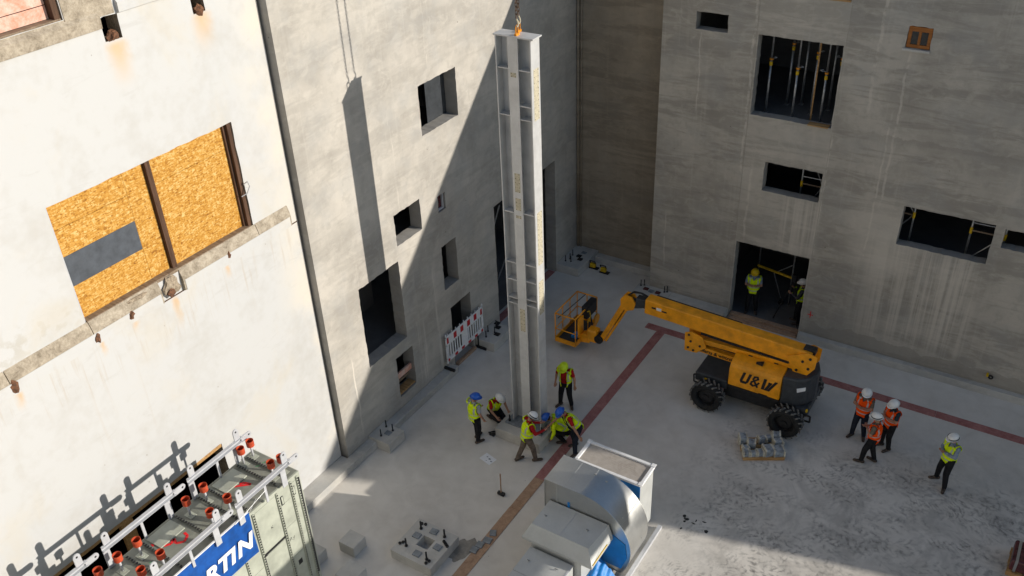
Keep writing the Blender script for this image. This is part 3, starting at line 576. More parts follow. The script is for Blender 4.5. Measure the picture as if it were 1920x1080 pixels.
def wall_footing(x0, x1, y0, y1, h, label, studs, shims=()):
    t = thing('wall_footing', label, 'footing', ((x0 + x1) / 2, (y0 + y1) / 2, 0), 'footings against the walls')
    build('block', MB().box(x0, x1, y0, y1, 0, h), 'conc_cast', t, bevel=.012)
    for x, y in studs: stud(x, y, h, .25, t)
    for x, y, m in shims: build('shim_plate', MB().box(x - .09, x + .09, y - .08, y + .08, h + .001, h + .03), m, t)
    return t
wall_footing(.004, .78, -12.74, -12.02, .352, 'concrete footing at the left wall near the white building', [(.22, -12.16), (.34, -12.55), (.5, -12.2)], [(.45, -12.36, 'plate')])
wall_footing(.004, .76, -7.12, -5.98, .352, 'concrete footing at the left wall beside the striped barrier', [(.3, -6.9), (.18, -6.6), (.42, -6.55), (.25, -6.2)], [(.55, -6.6, 'black'), (.35, -6.25, 'black'), (.2, -6.05, 'black')])
wall_footing(.004, .945, -1.62, -.004, .35, 'concrete footing in the far corner behind the column', [(.22, -1.3), (.3, -1.1), (.42, -1.25), (.25, -.8)], [(.5, -.75, 'black'), (.65, -.95, 'black'), (.55, -.45, 'plate')])
wf2 = wall_footing(3.33, 4.62, -1.97, -1.352, .352, 'concrete footing at the corner of the right building', [(3.46, -1.5), (3.56, -1.42), (4.38, -1.5), (4.46, -1.44)], [(3.72, -1.62, 'maroon'), (3.95, -1.68, 'plate'), (4.2, -1.66, 'maroon')])
single('kerb_block', MB().box(4.63, 6.72, -1.80, -1.352, 0, .35), 'conc_cast', 'pale concrete kerb block left of the doorway in the right building', 'kerb', (5.7, -1.55, 0), bevel=.012)
def tool(x, y, z, label):
    t = thing('power_tool', label, 'tool', (x, y, z), 'yellow power tools')
    build('body', MB().bev(x - .13, x + .10, y - .07, y + .07, z + .05, z + .22, .03), 'yellow', t); build('handle', MB().path([(x - .12, y, z + .2), (x - .16, y, z + .29), (x + .06, y, z + .30), (x + .09, y, z + .2)], .02), 'black', t)
    build('foot', MB().box(x - .16, x + .22, y - .09, y + .09, z + .003, z + .045), 'black', t, bevel=.01)
tool(1.12, -.75, .002, 'yellow tool beside the far corner footing'); tool(1.62, -.85, .002, 'yellow tool further out along the recess kerb')
vt = thing('wall_valve', 'small yellow and black valve low on the right wall', 'valve', (14.95, -1.35, .6)); build('body', MB().tube((14.95, -1.36, .66), (14.95, -1.5, .66), .035), 'yellow', vt); build('wheel', MB().lathe((15.05, -1.44, .62), (0, -1, 0), [(.03, 0), (.075, 0), (.075, .03), (.03, .03), (.03, 0)], 12), 'black', vt)
for k, (x, y, w, a, lab) in enumerate(((5.06, -13.78, .17, .5, 'small grey steel shim at the far end of the row on the brown board'), (5.07, -14.06, .22, .15, 'largest grey steel shim in the row on the brown board'), (4.98, -14.28, .19, .1, 'third grey steel shim in the row, overhanging the brown board'), (4.95, -14.50, .19, .05, 'nearest grey steel shim of the row on the brown board'))):
    single('steel_shim', MB().box(x - w / 2, x + w / 2, y - .1, y + .1, .019, .045, rot=Matrix.Rotation(a, 3, 'Z')), 'plate', lab, 'steel plate', (x, y, 0), 'steel shims on the board', bevel=.003)
def blot(name, x, y, rx, ry, mat, seed, label, z=.003, n=28):
    r2 = random.Random(seed); ph = [r2.uniform(0, 6.28) for _ in range(4)]; vs = [(x, y, z)]
    for k in range(n):
        a = 2 * math.pi * k / n; q = 1 + .16 * math.sin(2 * a + ph[0]) + .12 * math.sin(3 * a + ph[1]) + .07 * math.sin(7 * a + ph[2]) + r2.uniform(-.05, .05)
        vs.append((x + rx * q * math.cos(a), y + ry * q * math.sin(a), z))
    o = build(name, MB().add(vs, [(0, 1 + k, 1 + (k + 1) % n) for k in range(n)]), mat, ground); return o
blot('damp_patch', 4.66, -14.62, .26, .48, 'puddle', 1, '')
r3 = random.Random(11)
for k in range(8): blot('oil_stain', 9.42 + r3.gauss(0, .16), -10.85 + r3.gauss(0, .22), r3.uniform(.02, .08), r3.uniform(.02, .07), 'oil', 20 + k, '', .003 + k * .0002, 14)
pg = thing('paper_sheet', 'white printed plan lying on the floor in front of the column', 'paper', (3.38, -11.48, 0))
q = Matrix.Rotation(R(-14), 3, 'Z'); build('sheet', MB().box(3.18, 3.60, -11.64, -11.34, .003, .006, rot=q), 'paper', pg)
pr = MB()
for (x, y, w, d) in ((3.30, -11.44, .05, .03), (3.40, -11.50, .07, .05), (3.50, -11.56, .06, .04), (3.36, -11.58, .04, .02)): pr.box(x, x + w, y, y + d, .0065, .0068)
build('print', pr, 'plate', pg, kind='stuff')
hm = thing('sledgehammer', 'sledgehammer standing upright on its head on the slab', 'hammer', (4.49, -12.49, 0))
build('head', MB().bev(4.38, 4.60, -12.54, -12.44, .002, .10, .018), 'bolt', hm); build('handle', MB().tube((4.49, -12.49, .1), (4.52, -12.53, .5), .018, .016).tube((4.52, -12.53, .5), (4.55, -12.57, .88), .017, .02), 'brownply', hm)
cg = thing('cable_bundle', 'tangled black cable and tools on the floor left of the column footing', 'cable', (2.95, -10.55, 0)); cp = []
for k in range(40): a = k * .5; cp.append((2.95 + .13 * math.cos(a) + .02 * math.sin(3 * a), -10.5 + .09 * math.sin(a * 1.1), .02 + .0015 * k))
build('coil', MB().path(cp, .014, 5), 'black', cg); build('clamp', MB().box(2.86, 3.02, -10.62, -10.57, .004, .06), 'bolt', cg)

# pallet of grey stones
PX, PY, PA = 10.02, -7.28, R(30)
pl = thing('timber_pallet', 'small timber pallet loaded with grey stone pieces beside the lift wheel', 'pallet', (PX, PY, 0), rz=PA)
pm = lambda *b: MB().box(*b)
for y in (-.36, 0, .36): build('bearer', pm(-.58, .58, y - .05, y + .05, .002, .1), 'wood', pl, local=True)
for k in range(6): y = -.37 + k * .148; build('deck_board', pm(-.59, .59, y - .055, y + .055, .101, .122), 'wood', pl, local=True)
rs = random.Random(5); stones = [(-.5, -.30, .17, .2, .16), (-.3, -.32, .17, .15, .14), (-.1, -.30, .18, .18, .16), (.14, -.24, .25, .3, .22), (.42, -.25, .28, .3, .2), (-.46, -.08, .17, .17, .12), (-.28, .05, .22, .22, .2), (-.50, .22, .22, .26, .26), (.05, .22, .22, .16, .2), (.24, .28, .2, .14, .18), (.47, .1, .24, .2, .2), (.47, .33, .22, .2, .24)]
SL = ['small stone at the near left corner of the loaded pallet', 'small stone second from left in the front row on the pallet', 'small stone third from left in the front row on the pallet', 'wide stone right of centre at the front of the pallet', 'flat stone at the near right corner of the pallet', 'low little stone behind the front left corner of the pallet', 'stone left of the bare gap in the middle of the pallet', 'tall stone at the far left corner of the pallet', 'stone at the middle of the far row on the pallet', 'thin stone right of middle in the far row on the pallet', 'stone in the middle of the right edge of the pallet', 'tall stone at the far right corner of the pallet by the wheel']
for k, (x, y, w, d, h) in enumerate(stones):
    t = thing('stone_piece', SL[k], 'stone', (PX, PY, 0), 'stone pieces on the pallet', PA)
    rt = Matrix.Rotation(rs.uniform(-.25, .25), 3, 'Z'); build('stone', MB().box(x - w / 2, x + w / 2, y - d / 2, y + d / 2, .123, .123 + h, rot=rt), 'stone', t, local=True, bevel=.01)
    build('pale_edge', MB().box(x - w / 2 - .012, x - w / 2 + .03, y - d / 2 - .012, y + d / 2 + .012, .123, .128 + h, rot=rt).box(x + w / 2 - .03, x + w / 2 + .012, y - d / 2 - .012, y + d / 2 + .012, .1235, .1285 + h, rot=rt), 'stone_edge', t, local=True)
rc = thing('wrapped_pallet', 'timber pallet with dark maroon wrapped goods at the right edge', 'pallet', (17.2, -8.1, 0))
for y in (-8.5, -8.1, -7.75): build('bearer', MB().box(16.6, 17.9, y - .05, y + .05, .002, .12), 'wood', rc)
for k in range(6): build('deck_board', MB().box(16.6 + k * .23, 16.72 + k * .23, -8.55, -7.7, .121, .145), 'wood', rc)
build('goods', MB().bev(16.63, 17.8, -8.5, -7.74, .146, .50, .05), 'maroon', rc); build('wrap', MB().box(16.72, 16.78, -8.51, -7.73, .15, .505).box(17.0, 17.10, -8.51, -7.73, .15, .506), 'galv', rc)

# striped barrier
ba = thing('striped_barrier', 'red and white striped site barrier leaning at a doorway in the left wall', 'barrier', (.14, -7.85, .25))
y0, y1 = -8.90, -6.80; X = .13; zf = lambda y: .52 - .02 * (y - y0) / (y1 - y0)
def pan(ya, yb, za, zb, xa=0, xb=.03): m = MB(); m.add([(X + x, y, zf(y) + z) for x in (xa, xb) for (y, z) in ((ya, za), (yb, za), (yb, zb), (ya, zb))], [(3, 2, 1, 0), (4, 5, 6, 7), (0, 1, 5, 4), (1, 2, 6, 5), (2, 3, 7, 6), (3, 0, 4, 7)]); return m
build('frame', pan(y0, y1, .14, .18), 'white_paint', ba); build('frame', pan(y0, y1, .96, 1.0), 'white_paint', ba); build('frame', pan(y0, y1, .66, .70), 'white_paint', ba)
build('top_board', pan(y0 + .02, y1 - .02, .70, .96, .004, .024), 'white_paint', ba); build('bottom_board', pan(y0 + .02, y1 - .02, .02, .14, .004, .024), 'white_paint', ba)
for y in (y0, y1 - .05): build('post', pan(y, y + .05, -.02, 1.10), 'white_paint', ba)
n = 6
for k in range(n):
    a = y0 + .05 + k * (y1 - y0 - .2) / (n - 1); w = .10 if k in (0, n - 1) else .16
    build('red_stripe', pan(a, a + w, .72, .94, .025, .028), 'red_sign', ba); build('red_stripe', pan(a, a + w, .03, .13, .025, .028), 'red_sign', ba)
for k in range(16):
    a = y0 + .08 + k * .128
    if not (6 <= k <= 8): build('slat', pan(a, a + .055, .18, .66, .004, .02), 'white_paint', ba)
build('plate', pan(y0 + .86, y0 + 1.2, .18, .66, .003, .022), 'white_paint', ba)
for k in range(9): build('peg', pan(y0 + .12 + k * .22, y0 + .15 + k * .22, 1.0, 1.08, .005, .025), 'white_paint', ba)
build('foot', MB().box(.0, .4, -8.92, -8.84, .253, .33), 'black', ba); build('foot', MB().box(.05, .45, -7.17, -7.128, .002, .1).box(X, X + .03, -7.17, -7.13, .1, .52), 'black', ba)

# ================================================================ INSIDE THE RIGHT BUILDING: PROPS, SCAFFOLD, TRIPOD
def prop(x, y, z0, z1, zc, label, grp, handle=1):
    t = thing('steel_prop', label, 'prop', (x, y, z0), grp)
    build('outer_tube', MB().tube((x, y, z0), (x, y, zc), .038, n=10), 'zinc', t, smooth=True); build('inner_tube', MB().tube((x, y, zc), (x, y, z1), .030, n=10), 'zinc', t, smooth=True)
    build('collar', MB().tube((x, y, zc - .16), (x, y, zc - .04), .05, n=10), 'yellow', t); build('nut', MB().tube((x, y, zc + .01), (x, y, zc + .06), .06, n=8), 'shackle', t)
    build('handle', MB().path([(x, y - .05, zc + .1), (x + .12 * handle, y - .1, zc + .11), (x + .18 * handle, y - .06, zc + .12), (x + .1 * handle, y - .03, zc + .13)], .012), 'zinc', t)
    build('foot_plate', MB().box(x - .07, x + .07, y - .07, y + .07, z0 + .001, z0 + .012), 'zinc', t)
PG = 'shoring props in the big square window'
for x, y, zc, l in ((6.98, -.6, 9.0, 'shoring prop hard against the left edge of the big square window'), (7.35, .3, 9.25, 'dim shoring prop second from left in the big square window'), (7.75, .5, 9.55, 'dim shoring prop third from left, deeper inside the big square window'), (7.82, -.65, 8.85, 'bright near shoring prop left of centre in the big square window'), (8.25, -.2, 9.25, 'shoring prop at the centre of the big square window'), (8.62, .4, 9.8, 'dim shoring prop right of centre in the big square window'), (8.68, -.68, 8.85, 'bright near shoring prop right of centre in the big square window'), (9.02, -.45, 9.25, 'shoring prop hard against the right edge of the big square window')):
    prop(x, y, 7.342, 10.9, zc, l, PG, -1 if x > 8.5 else 1)
single('timber_batten', MB().box(8.36, 8.40, -.62, -.58, 7.342, 10.6), 'wood', 'thin upright timber batten in the middle of the big square window', 'batten', (8.38, -.6, 7.342))
def frame(x0, x1, y, z0, z1, label):
    t = thing('scaffold_frame', label, 'scaffold', ((x0 + x1) / 2, y, z0), 'scaffold frames inside the openings')
    for x in (x0, x1): build('standard', MB().tube((x, y, z0), (x, y, z1), .03, n=8), 'zinc', t, smooth=True); build('coupler', MB().tube((x, y, (z0 + z1) / 2 - .1), (x, y, (z0 + z1) / 2 + .1), .042, n=8), 'yellow', t)
    zm = (z0 + z1) / 2
    build('ledger', MB().tube((x0, y, zm), (x1, y, zm), .026), 'wood_grey', t); build('ledger', MB().tube((x0, y, zm + .25), (x1, y, zm + .25), .02), 'zinc', t)
    build('brace', MB().tube((x0, y + .05, z1 - .1), (x1, y + .05, zm), .02), 'zinc', t); build('brace', MB().tube((x1, y + .05, zm), (x0, y + .05, z0 + .2), .02), 'zinc', t)
frame(13.45, 14.35, -.7, 3.64, 6.2, 'scaffold frame at the right end of the wide window'); frame(11.0, 11.85, -.72, 3.64, 6.4, 'scaffold frame at the left end of the wide window')
frame(15.0, 15.7, -.3, 3.64, 6.2, 'scaffold frame in the window cut by the right edge'); frame(8.35, 9.0, -.4, 3.64, 6.6, 'scaffold frame in the small window above the doorway')
df = thing('door_scaffold', 'wheeled scaffold with a yellow bar inside the doorway', 'scaffold', (8.2, .4, .02))
build('standard', MB().tube((8.35, .2, .12), (8.35, .2, 3.2), .03, n=8), 'zinc', df, smooth=True); build('standard', MB().tube((6.95, .9, .12), (6.95, .9, 3.2), .03, n=8), 'zinc', df, smooth=True)
build('guard_bar', MB().tube((7.1, .25, 1.35), (8.35, .2, 1.22), .045, n=8), 'yellow', df); build('brace', MB().tube((8.35, .2, 1.75), (7.7, .25, 1.2), .02), 'zinc', df); build('brace', MB().tube((7.7, .25, 1.2), (8.05, .22, .3), .02), 'zinc', df); build('brace', MB().tube((8.35, .2, 2.4), (8.15, .9, 3.2), .022), 'zinc', df)
build('castor', MB().lathe((8.08, .22, .12), (0, 1, 0), [(.03, -.03), (.1, -.03), (.1, .03), (.03, .03)], 14), 'black', df)
tr = thing('survey_tripod', 'black survey tripod standing inside the doorway', 'tripod', (8.62, -.55, .02))
for a in (200, 320, 80): build('leg', MB().tube((8.62 + .05 * math.cos(R(a)), -.55 + .05 * math.sin(R(a)), 1.5), (8.62 + .52 * math.cos(R(a)), -.55 + .52 * math.sin(R(a)), .025), .026, .02, 6), 'black', tr)
build('head', MB().tube((8.62, -.55, 1.46), (8.62, -.55, 1.56), .09, n=10), 'black', tr); build('instrument', MB().bev(8.54, 8.70, -.63, -.47, 1.561, 1.85, .03), 'black', tr)

# ================================================================ BOOM LIFT
bl = thing('boom_lift', 'orange articulated boom lift with black wheels parked behind the column', 'boom lift', (9.1, -5.35, 0))
WR = .52
def wheel(x, y, side, steer=0):
    w = MB(); w.lathe((x, y, WR), (0, side, 0), [(.05, .10), (.20, .08), (.27, .04), (.30, .15), (.31, .16), (.31, -.15), (.05, -.15), (.05, .10)], 20)
    w.lathe((x, y, WR), (0, side, 0), [(.0, .13), (.09, .13), (.09, .06)], 12)
    o = build('wheel', w, 'black', bl, smooth=False)
    t = MB(); t.lathe((x, y, WR), (0, side, 0), [(.30, -.17), (.42, -.185), (.465, -.16), (.475, 0), (.465, .16), (.42, .185), (.30, .17), (.30, -.17)], 32)
    build('tyre', t, 'rubber', o, smooth=True); lg = MB()
    for k in range(18):
        for sd in (-1, 1):
            a0 = 2 * math.pi * (k + (.5 if sd > 0 else 0)) / 18
            P = lambda a, r, yy: (x + r * math.sin(a), y + yy, WR + r * math.cos(a))
            da, db = .085, .20
            q = [(a0, .175 * sd), (a0 + da, .175 * sd), (a0 + da + db, .02 * sd), (a0 + db, .02 * sd)]
            vs = [P(a, .46, yy) for a, yy in q] + [P(a, WR - .004, yy) for a, yy in q]
            lg.add(vs, [(0, 1, 2, 3), (4, 7, 6, 5), (0, 4, 5, 1), (1, 5, 6, 2), (2, 6, 7, 3), (3, 7, 4, 0)])
    build('tread', lg, 'rubber_dust', o, kind='stuff')
for x in (7.95, 10.34): wheel(x, -6.32, -1); wheel(x, -4.38, 1)
build('axle', MB().tube((7.95, -6.2, WR), (7.95, -4.5, WR), .10, n=10), 'black', bl); build('axle', MB().tube((10.34, -6.2, WR), (10.34, -4.5, WR), .10, n=10), 'black', bl)
build('chassis', MB().bev(7.55, 10.75, -5.95, -4.75, .42, .86, .05), 'black', bl)
build('chassis_deck', MB().bev(7.40, 8.42, -6.02, -4.7, .70, 1.02, .05), 'charcoal', bl); build('chassis_deck', MB().bev(10.45, 10.85, -6.0, -4.7, .62, .9, .05), 'charcoal', bl)
build('tow_loop', MB().path([(7.55, -6.0, .98), (7.38, -6.05, .92), (7.40, -6.05, .66), (7.6, -6.0, .62)], .025), 'black', bl); build('tow_loop', MB().path([(10.7, -6.0, .72), (10.95, -6.02, .72), (10.96, -6.02, .52), (10.7, -6.0, .5)], .03), 'black', bl)
build('marker', MB().box(7.72, 7.80, -6.035, -6.0, .82, .90), 'yellow', bl); build('marker', MB().bev(10.80, 10.86, -6.06, -6.0, .86, .95, .012), 'yellow', bl); build('warning_label', MB().box(8.18, 8.32, -5.962, -5.955, .58, .72), 'red_sign', bl)
build('turntable', MB().tube((9.3, -5.35, .86), (9.3, -5.35, 1.04), .55, n=28), 'black', bl)
# engine cover (near side), with rounded shoulder
pf = [(-6.12, 1.02), (-6.13, 1.55), (-6.10, 1.68), (-6.02, 1.77), (-5.90, 1.82), (-5.62, 1.90), (-5.60, 1.02)]
cv = MB(); xs = [8.47, 8.52, 9.98, 10.03]
cover = build('side_cover', MB().prism(pf, 0, 8.47, 10.02), 'orange', bl, bevel=.025)
build('cover_seam', MB().box(8.48, 10.0, -6.128, -6.05, .985, 1.018), 'black', bl); build('latch', MB().box(9.42, 9.68, -6.15, -6.12, 1.02, 1.06), 'black', cover)
build('vent', MB().prism([(9.16, -5.84), (9.36, -5.72), (9.36, -5.86)], 2, 1.82, 1.93), 'black', cover); build('hinge', MB().box(8.85, 8.97, -5.64, -5.58, 1.89, 1.915).box(9.62, 9.74, -5.64, -5.58, 1.89, 1.915), 'black', cover)
def glyph(parent, strokes, x, z, sc, y, w):
    m = MB(); e = 0
    for st in strokes:
        P = [(x + (u + .28 * v) * sc, z + v * sc) for u, v in st]
        for (a_, b_), (c_, d_) in zip(P, P[1:]): m.beam((a_, y - e, b_), (c_, y - e, d_), .005, w * sc, up=(0, 0, 1) if abs(c_ - a_) > 1e-3 or True else (1, 0, 0)); e += .0006
    return build('letter', m, 'black', parent)
def flat(parent, polys, x, z, sc, y):
    m = MB(); n_ = 0
    for k, P in enumerate(polys): m.prism([(x + (u + .28 * v) * sc, z + v * sc) for u, v in P], 1, y - .003 - k * .0007, y)
    return build('letter', m, 'black', parent)
def ribbon(pts, w):
    out = []
    for (a_, b_), (c_, d_) in zip(pts, pts[1:]):
        dx, dz = c_ - a_, d_ - b_; l_ = math.hypot(dx, dz); ex, ez = dx / l_ * w * .35, dz / l_ * w * .35; nx, nz = -dz / l_ * w / 2, dx / l_ * w / 2
        out.append([(a_ - ex - nx, b_ - ez - nz), (c_ + ex - nx, d_ + ez - nz), (c_ + ex + nx, d_ + ez + nz), (a_ - ex + nx, b_ - ez + nz)])
    return out
YF = -6.134
flat(cover, [[(0, .2), (.2, .2), (.2, 1), (0, 1)], [(.45, .2), (.65, .2), (.65, 1), (.45, 1)], [(0, .22), (.12, .0), (.53, 0), (.65, .22), (.45, .22), (.2, .22)]], 8.80, 1.24, .40, YF)
flat(cover, ribbon([(.62, .04), (.12, .66), (.14, .88), (.34, .93), (.44, .76), (.10, .38), (.10, .16), (.30, .06), (.50, .18), (.60, .44)], .15), 9.10, 1.24, .40, YF)
flat(cover, [[(0, 1), (.12, 0), (.34, 0), (.22, 1)], [(.34, 0), (.46, .72), (.52, .45), (.44, 0)], [(.44, .0), (.54, .0), (.70, .80), (.52, .80)][:4], [(.54, 0), (.74, 0), (1.02, 1), (.80, 1)], [(.40, .80), (.62, .80), (.54, 0), (.30, 0)][:3]], 9.42, 1.24, .40, YF)
build('side_cover', MB().prism([(-4.58, 1.0), (-4.58, 1.8), (-4.7, 1.98), (-5.0, 2.05), (-5.05, 1.0)], 0, 8.3, 10.05), 'orange', bl, bevel=.03)
# counterweight
cwp = [(10.03, -6.08), (10.42, -6.02), (10.72, -5.80), (10.86, -5.45), (10.86, -5.2), (10.72, -4.85), (10.42, -4.62), (10.03, -4.58)]
cw = build('counterweight', MB().prism([(x, y) for x, y in cwp], 2, .88, 1.86), 'charcoal', bl, bevel=.06)
build('headlight', MB().add([(10.47, -6.005, 1.42), (10.66, -5.865, 1.46), (10.66, -5.865, 1.58), (10.45, -6.02, 1.56)], [(0, 1, 2, 3)]).add([(10.48, -6.02, 1.42), (10.67, -5.88, 1.46), (10.67, -5.88, 1.58), (10.46, -6.035, 1.56)], [(0, 1, 2, 3)]), 'white_paint', cw)
build('engine_deck', MB().bev(8.5, 10.3, -5.6, -4.95, 1.05, 1.85, .05), 'charcoal', bl)
# lower linkage
build('lower_arm', MB().beam((7.0, -5.48, 1.58), (9.9, -5.48, 1.50), .28, .20), 'orange', bl, bevel=.015); build('lower_arm', MB().beam((7.25, -5.48, 1.86), (10.3, -5.48, 1.96), .26, .16), 'orange', bl, bevel=.015)
ep = build('link_plate', MB().prism([(6.86, 1.40), (7.25, 1.42), (7.55, 1.72), (7.40, 2.05), (7.05, 2.14), (6.84, 2.05)], 1, -5.66, -5.62).prism([(6.86, 1.40), (7.25, 1.42), (7.55, 1.72), (7.40, 2.05), (7.05, 2.14), (6.84, 2.05)], 1, -5.32, -5.28), 'orange', bl, bevel=.01)
for x, z in ((6.98, 2.02), (7.05, 1.80), (6.98, 1.55), (7.15, 1.5), (7.35, 1.72)): build('pin', MB().tube((x, -5.69, z), (x, -5.65, z), .035, n=10), 'bolt', ep)
build('cylinder', MB().tube((7.3, -5.46, 1.74), (9.6, -5.46, 1.75), .055, n=10), 'black', bl)
Mt = Matrix.Translation((7.32, -5.622, 1.515)) @ Matrix.Rotation(R(1.4), 4, 'Y') @ Matrix.Rotation(R(90), 4, 'X'); text('lettering', 'ulferts & wittrock', .165, 'black', bl, Mt, .004, .1, 1.0)
ap = [(9.95, 2.32), (10.25, 1.72), (10.48, 1.68), (10.78, 2.15), (10.80, 2.55), (10.55, 2.62)]
rp = build('link_plate', MB().prism(ap, 1, -5.68, -5.64).prism(ap, 1, -5.22, -5.18), 'orange', bl, bevel=.01)
for x, z in ((10.28, 1.95), (10.42, 2.3), (10.6, 2.1), (10.62, 2.45)): build('pin', MB().tube((x, -5.71, z), (x, -5.67, z), .04, n=10), 'bolt', rp)
build('valve_block', MB().bev(10.35, 10.7, -5.55, -5.3, 2.5, 2.66, .02), 'bolt', bl)
# main boom
B0 = Vector((10.62, -5.43, 2.34)); B1 = Vector((5.46, -5.43, 2.53)); bd = (B1 - B0).normalized()
bm_ = build('main_boom', MB().beam(B0, B1, .40, .52), 'orange', bl, bevel=.035)
build('hose_tray', MB().beam(B0 + bd * 2.2 + Vector((0, .24, .15)), B1 + Vector((.2, .24, .15)), .10, .16), 'black', bl, bevel=.03); build('under_hose', MB().beam(B0 + bd * .6 + Vector((0, -.10, -.31)), B0 + bd * 3.3 + Vector((0, -.10, -.31)), .16, .08), 'black', bl)
build('fly_nose', MB().beam(B1 - bd * .2, B1 + bd * .34, .25, .30), 'charcoal', bl, bevel=.02)
build('logo_plate', MB().box(5.86, 6.02, -5.634, -5.629, 2.52, 2.62), 'white_paint', bl); build('lettering', MB().box(5.70, 5.84, -5.634, -5.629, 2.54, 2.60).box(6.04, 6.20, -5.634, -5.629, 2.51, 2.56), 'black', bl, kind='stuff')
kn = [(4.62, 2.18), (4.80, 2.10), (5.06, 2.22), (5.12, 2.46), (4.98, 2.66), (4.74, 2.68), (4.60, 2.50)]
build('knuckle', MB().prism(kn, 1, -5.57, -5.50).prism(kn, 1, -5.36, -5.29), 'orange', bl, bevel=.012); build('knuckle_core', MB().tube((4.95, -5.5, 2.42), (4.95, -5.36, 2.42), .15, n=14).tube((5.0, -5.5, 2.3), (5.3, -5.43, 2.36), .06), 'charcoal', bl)
for k in range(3): build('hose', MB().path([(5.5, -5.36 - .04 * k, 2.72), (5.25, -5.36 - .04 * k, 2.80 + .02 * k), (4.98, -5.36 - .04 * k, 2.78), (4.8, -5.38 - .04 * k, 2.62), (4.72, -5.40 - .03 * k, 2.42)], .02), 'black', bl)
J0 = Vector((4.74, -5.43, 2.36)); J1 = Vector((3.92, -5.43, .62))
build('jib', MB().beam(J0, J1, .20, .17), 'orange', bl, bevel=.015); build('jib_rail', MB().beam(J0 + Vector((.13, 0, -.08)), J1 + Vector((.15, 0, .0)), .12, .07), 'orange', bl, bevel=.01)
build('jib_cylinder', MB().tube((4.62, -5.36, 1.95), (4.36, -5.36, 1.30), .05, n=10), 'black', bl)
build('rotator', MB().bev(3.42, 3.78, -5.58, -5.24, .46, .92, .05), 'orange', bl); build('rotator_joint', MB().tube((3.86, -5.6, .66), (3.86, -5.26, .66), .15, n=14).box(3.7, 3.98, -5.52, -5.34, .56, .76), 'black', bl)
build('rotator_arm', MB().prism([(3.14, .30), (3.5, .36), (3.6, .62), (3.3, .70), (3.14, .6)], 1, -5.54, -5.28), 'orange', bl, bevel=.02)
# basket
kx0, kx1, ky0, ky1, kz0, kz1 = 2.40, 3.16, -5.86, -4.36, .30, 1.40
bk = build('basket', MB().box(kx0, kx1, ky0, ky1, kz0, kz0 + .02), 'charcoal', bl)
rim = MB()
for a, b in (((kx0, ky0), (kx1, ky0)), ((kx1, ky0), (kx1, ky1)), ((kx1, ky1), (kx0, ky1)), ((kx0, ky1), (kx0, ky0))): rim.beam((*a, kz0 + .07), (*b, kz0 + .07), .03, .16)
build('toe_board', rim, 'orange', bk)
def rail(z, r, skip=()):
    c = [(kx0, ky0), (kx1, ky0), (kx1, ky1), (kx0, ky1)]
    for i in range(4):
        if i in skip: continue
        build('rail', MB().tube((*c[i], z), (*c[(i + 1) % 4], z), r, n=8), 'orange', bk, smooth=True)
rail(kz1, .024); rail(.80, .018, (1,))
for x, y in ((kx0, ky0), (kx1, ky0), (kx1, ky1), (kx0, ky1), (kx0, -5.36), (kx0, -4.86), (kx1, -5.0), (2.78, ky1)): build('post', MB().tube((x, y, kz0), (x, y, kz1), .019, n=8), 'orange', bk, smooth=True)
build('gate_panel', MB().bev(3.11, 3.17, -5.64, -5.30, .50, 1.25, .02), 'orange', bk); build('control_panel', MB().bev(3.02, 3.26, -5.22, -4.52, 1.02, 1.50, .05), 'black', bk)
build('hand_loop', MB().path([(3.3, -5.3, 1.42), (3.3, -5.14, 1.36), (3.3, -5.08, 1.1), (3.3, -5.2, .98), (3.3, -5.3, 1.0)], .016), 'yellow', bk); build('inner_rail', MB().tube((kx0 + .06, -5.8, 1.18), (kx0 + .35, -4.42, 1.42), .014), 'black', bk)
build('round_guard', MB().lathe((3.26, -4.62, .72), (1, 0, 0), [(.0, 0), (.19, 0), (.19, .05), (0, .05)], 18), 'orange', bk); build('foot_pedal', MB().bev(2.78, 3.02, -5.5, -5.2, .325, .42, .02), 'bluetarp', bk)
build('cable', MB().path([(3.2, -4.9, 1.0), (3.35, -5.05, .8), (3.45, -5.2, .62), (3.7, -5.4, .75), (3.9, -5.4, .85)], .025), 'black', bl)

# ================================================================ FAN UNIT
fu = thing('fan_housing', 'shiny galvanised fan housing with a rounded scroll top', 'fan unit', (7.6, -12.8, 0))
fx0, fy0, fy1, cz, cr, ccx = 6.40, -13.31, -12.33, .88, 1.37, 7.42
prof = [(fx0, .12), (fx0, cz + cr)] + [(ccx + cr * math.sin(a), cz + cr * math.cos(a)) for a in [math.pi * k / 40 for k in range(0, 29)]] + [(ccx + .9, .12)]
n = len(prof); sh = MB(); sh.add([(x, y, z) for y in (fy0, fy1) for x, z in prof], [(k, k + 1, n + k + 1, n + k) for k in range(n - 1)])
build('scroll_sheet', sh, 'galv', fu, smooth=False)
fu_s = fu.children[0]; [setattr(p, 'use_smooth', i > 1) for i, p in enumerate(fu_s.data.polygons)]
build('side_panel', MB().add([(x, fy0 + .012, z) for x, z in prof], [tuple(range(n))]), 'galv', fu); build('side_panel', MB().add([(x, fy1 - .012, z) for x, z in prof], [tuple(range(n - 1, -1, -1))]), 'galv', fu)
lip = MB(); lip.path([(x, fy0, z) for x, z in prof], .009, 5); build('seam', lip, 'galv', fu); lip = MB(); lip.path([(x, fy1, z) for x, z in prof], .009, 5); build('seam', lip, 'galv', fu)
for x in (6.95, 7.42): build('seam', MB().box(x - .004, x + .004, fy0, fy1, cz + cr - .002, cz + cr + .004), 'galv_dull', fu)
build('seam', MB().box(6.74, 6.75, fy0 - .003, fy0 + .012, .3, 2.2), 'galv_dull', fu)
a = R(52); build('seam', MB().beam((ccx + (cr + .002) * math.sin(a), fy0, cz + (cr + .002) * math.cos(a)), (ccx + (cr + .002) * math.sin(a), fy1, cz + (cr + .002) * math.cos(a)), .008, .008), 'galv_dull', fu)
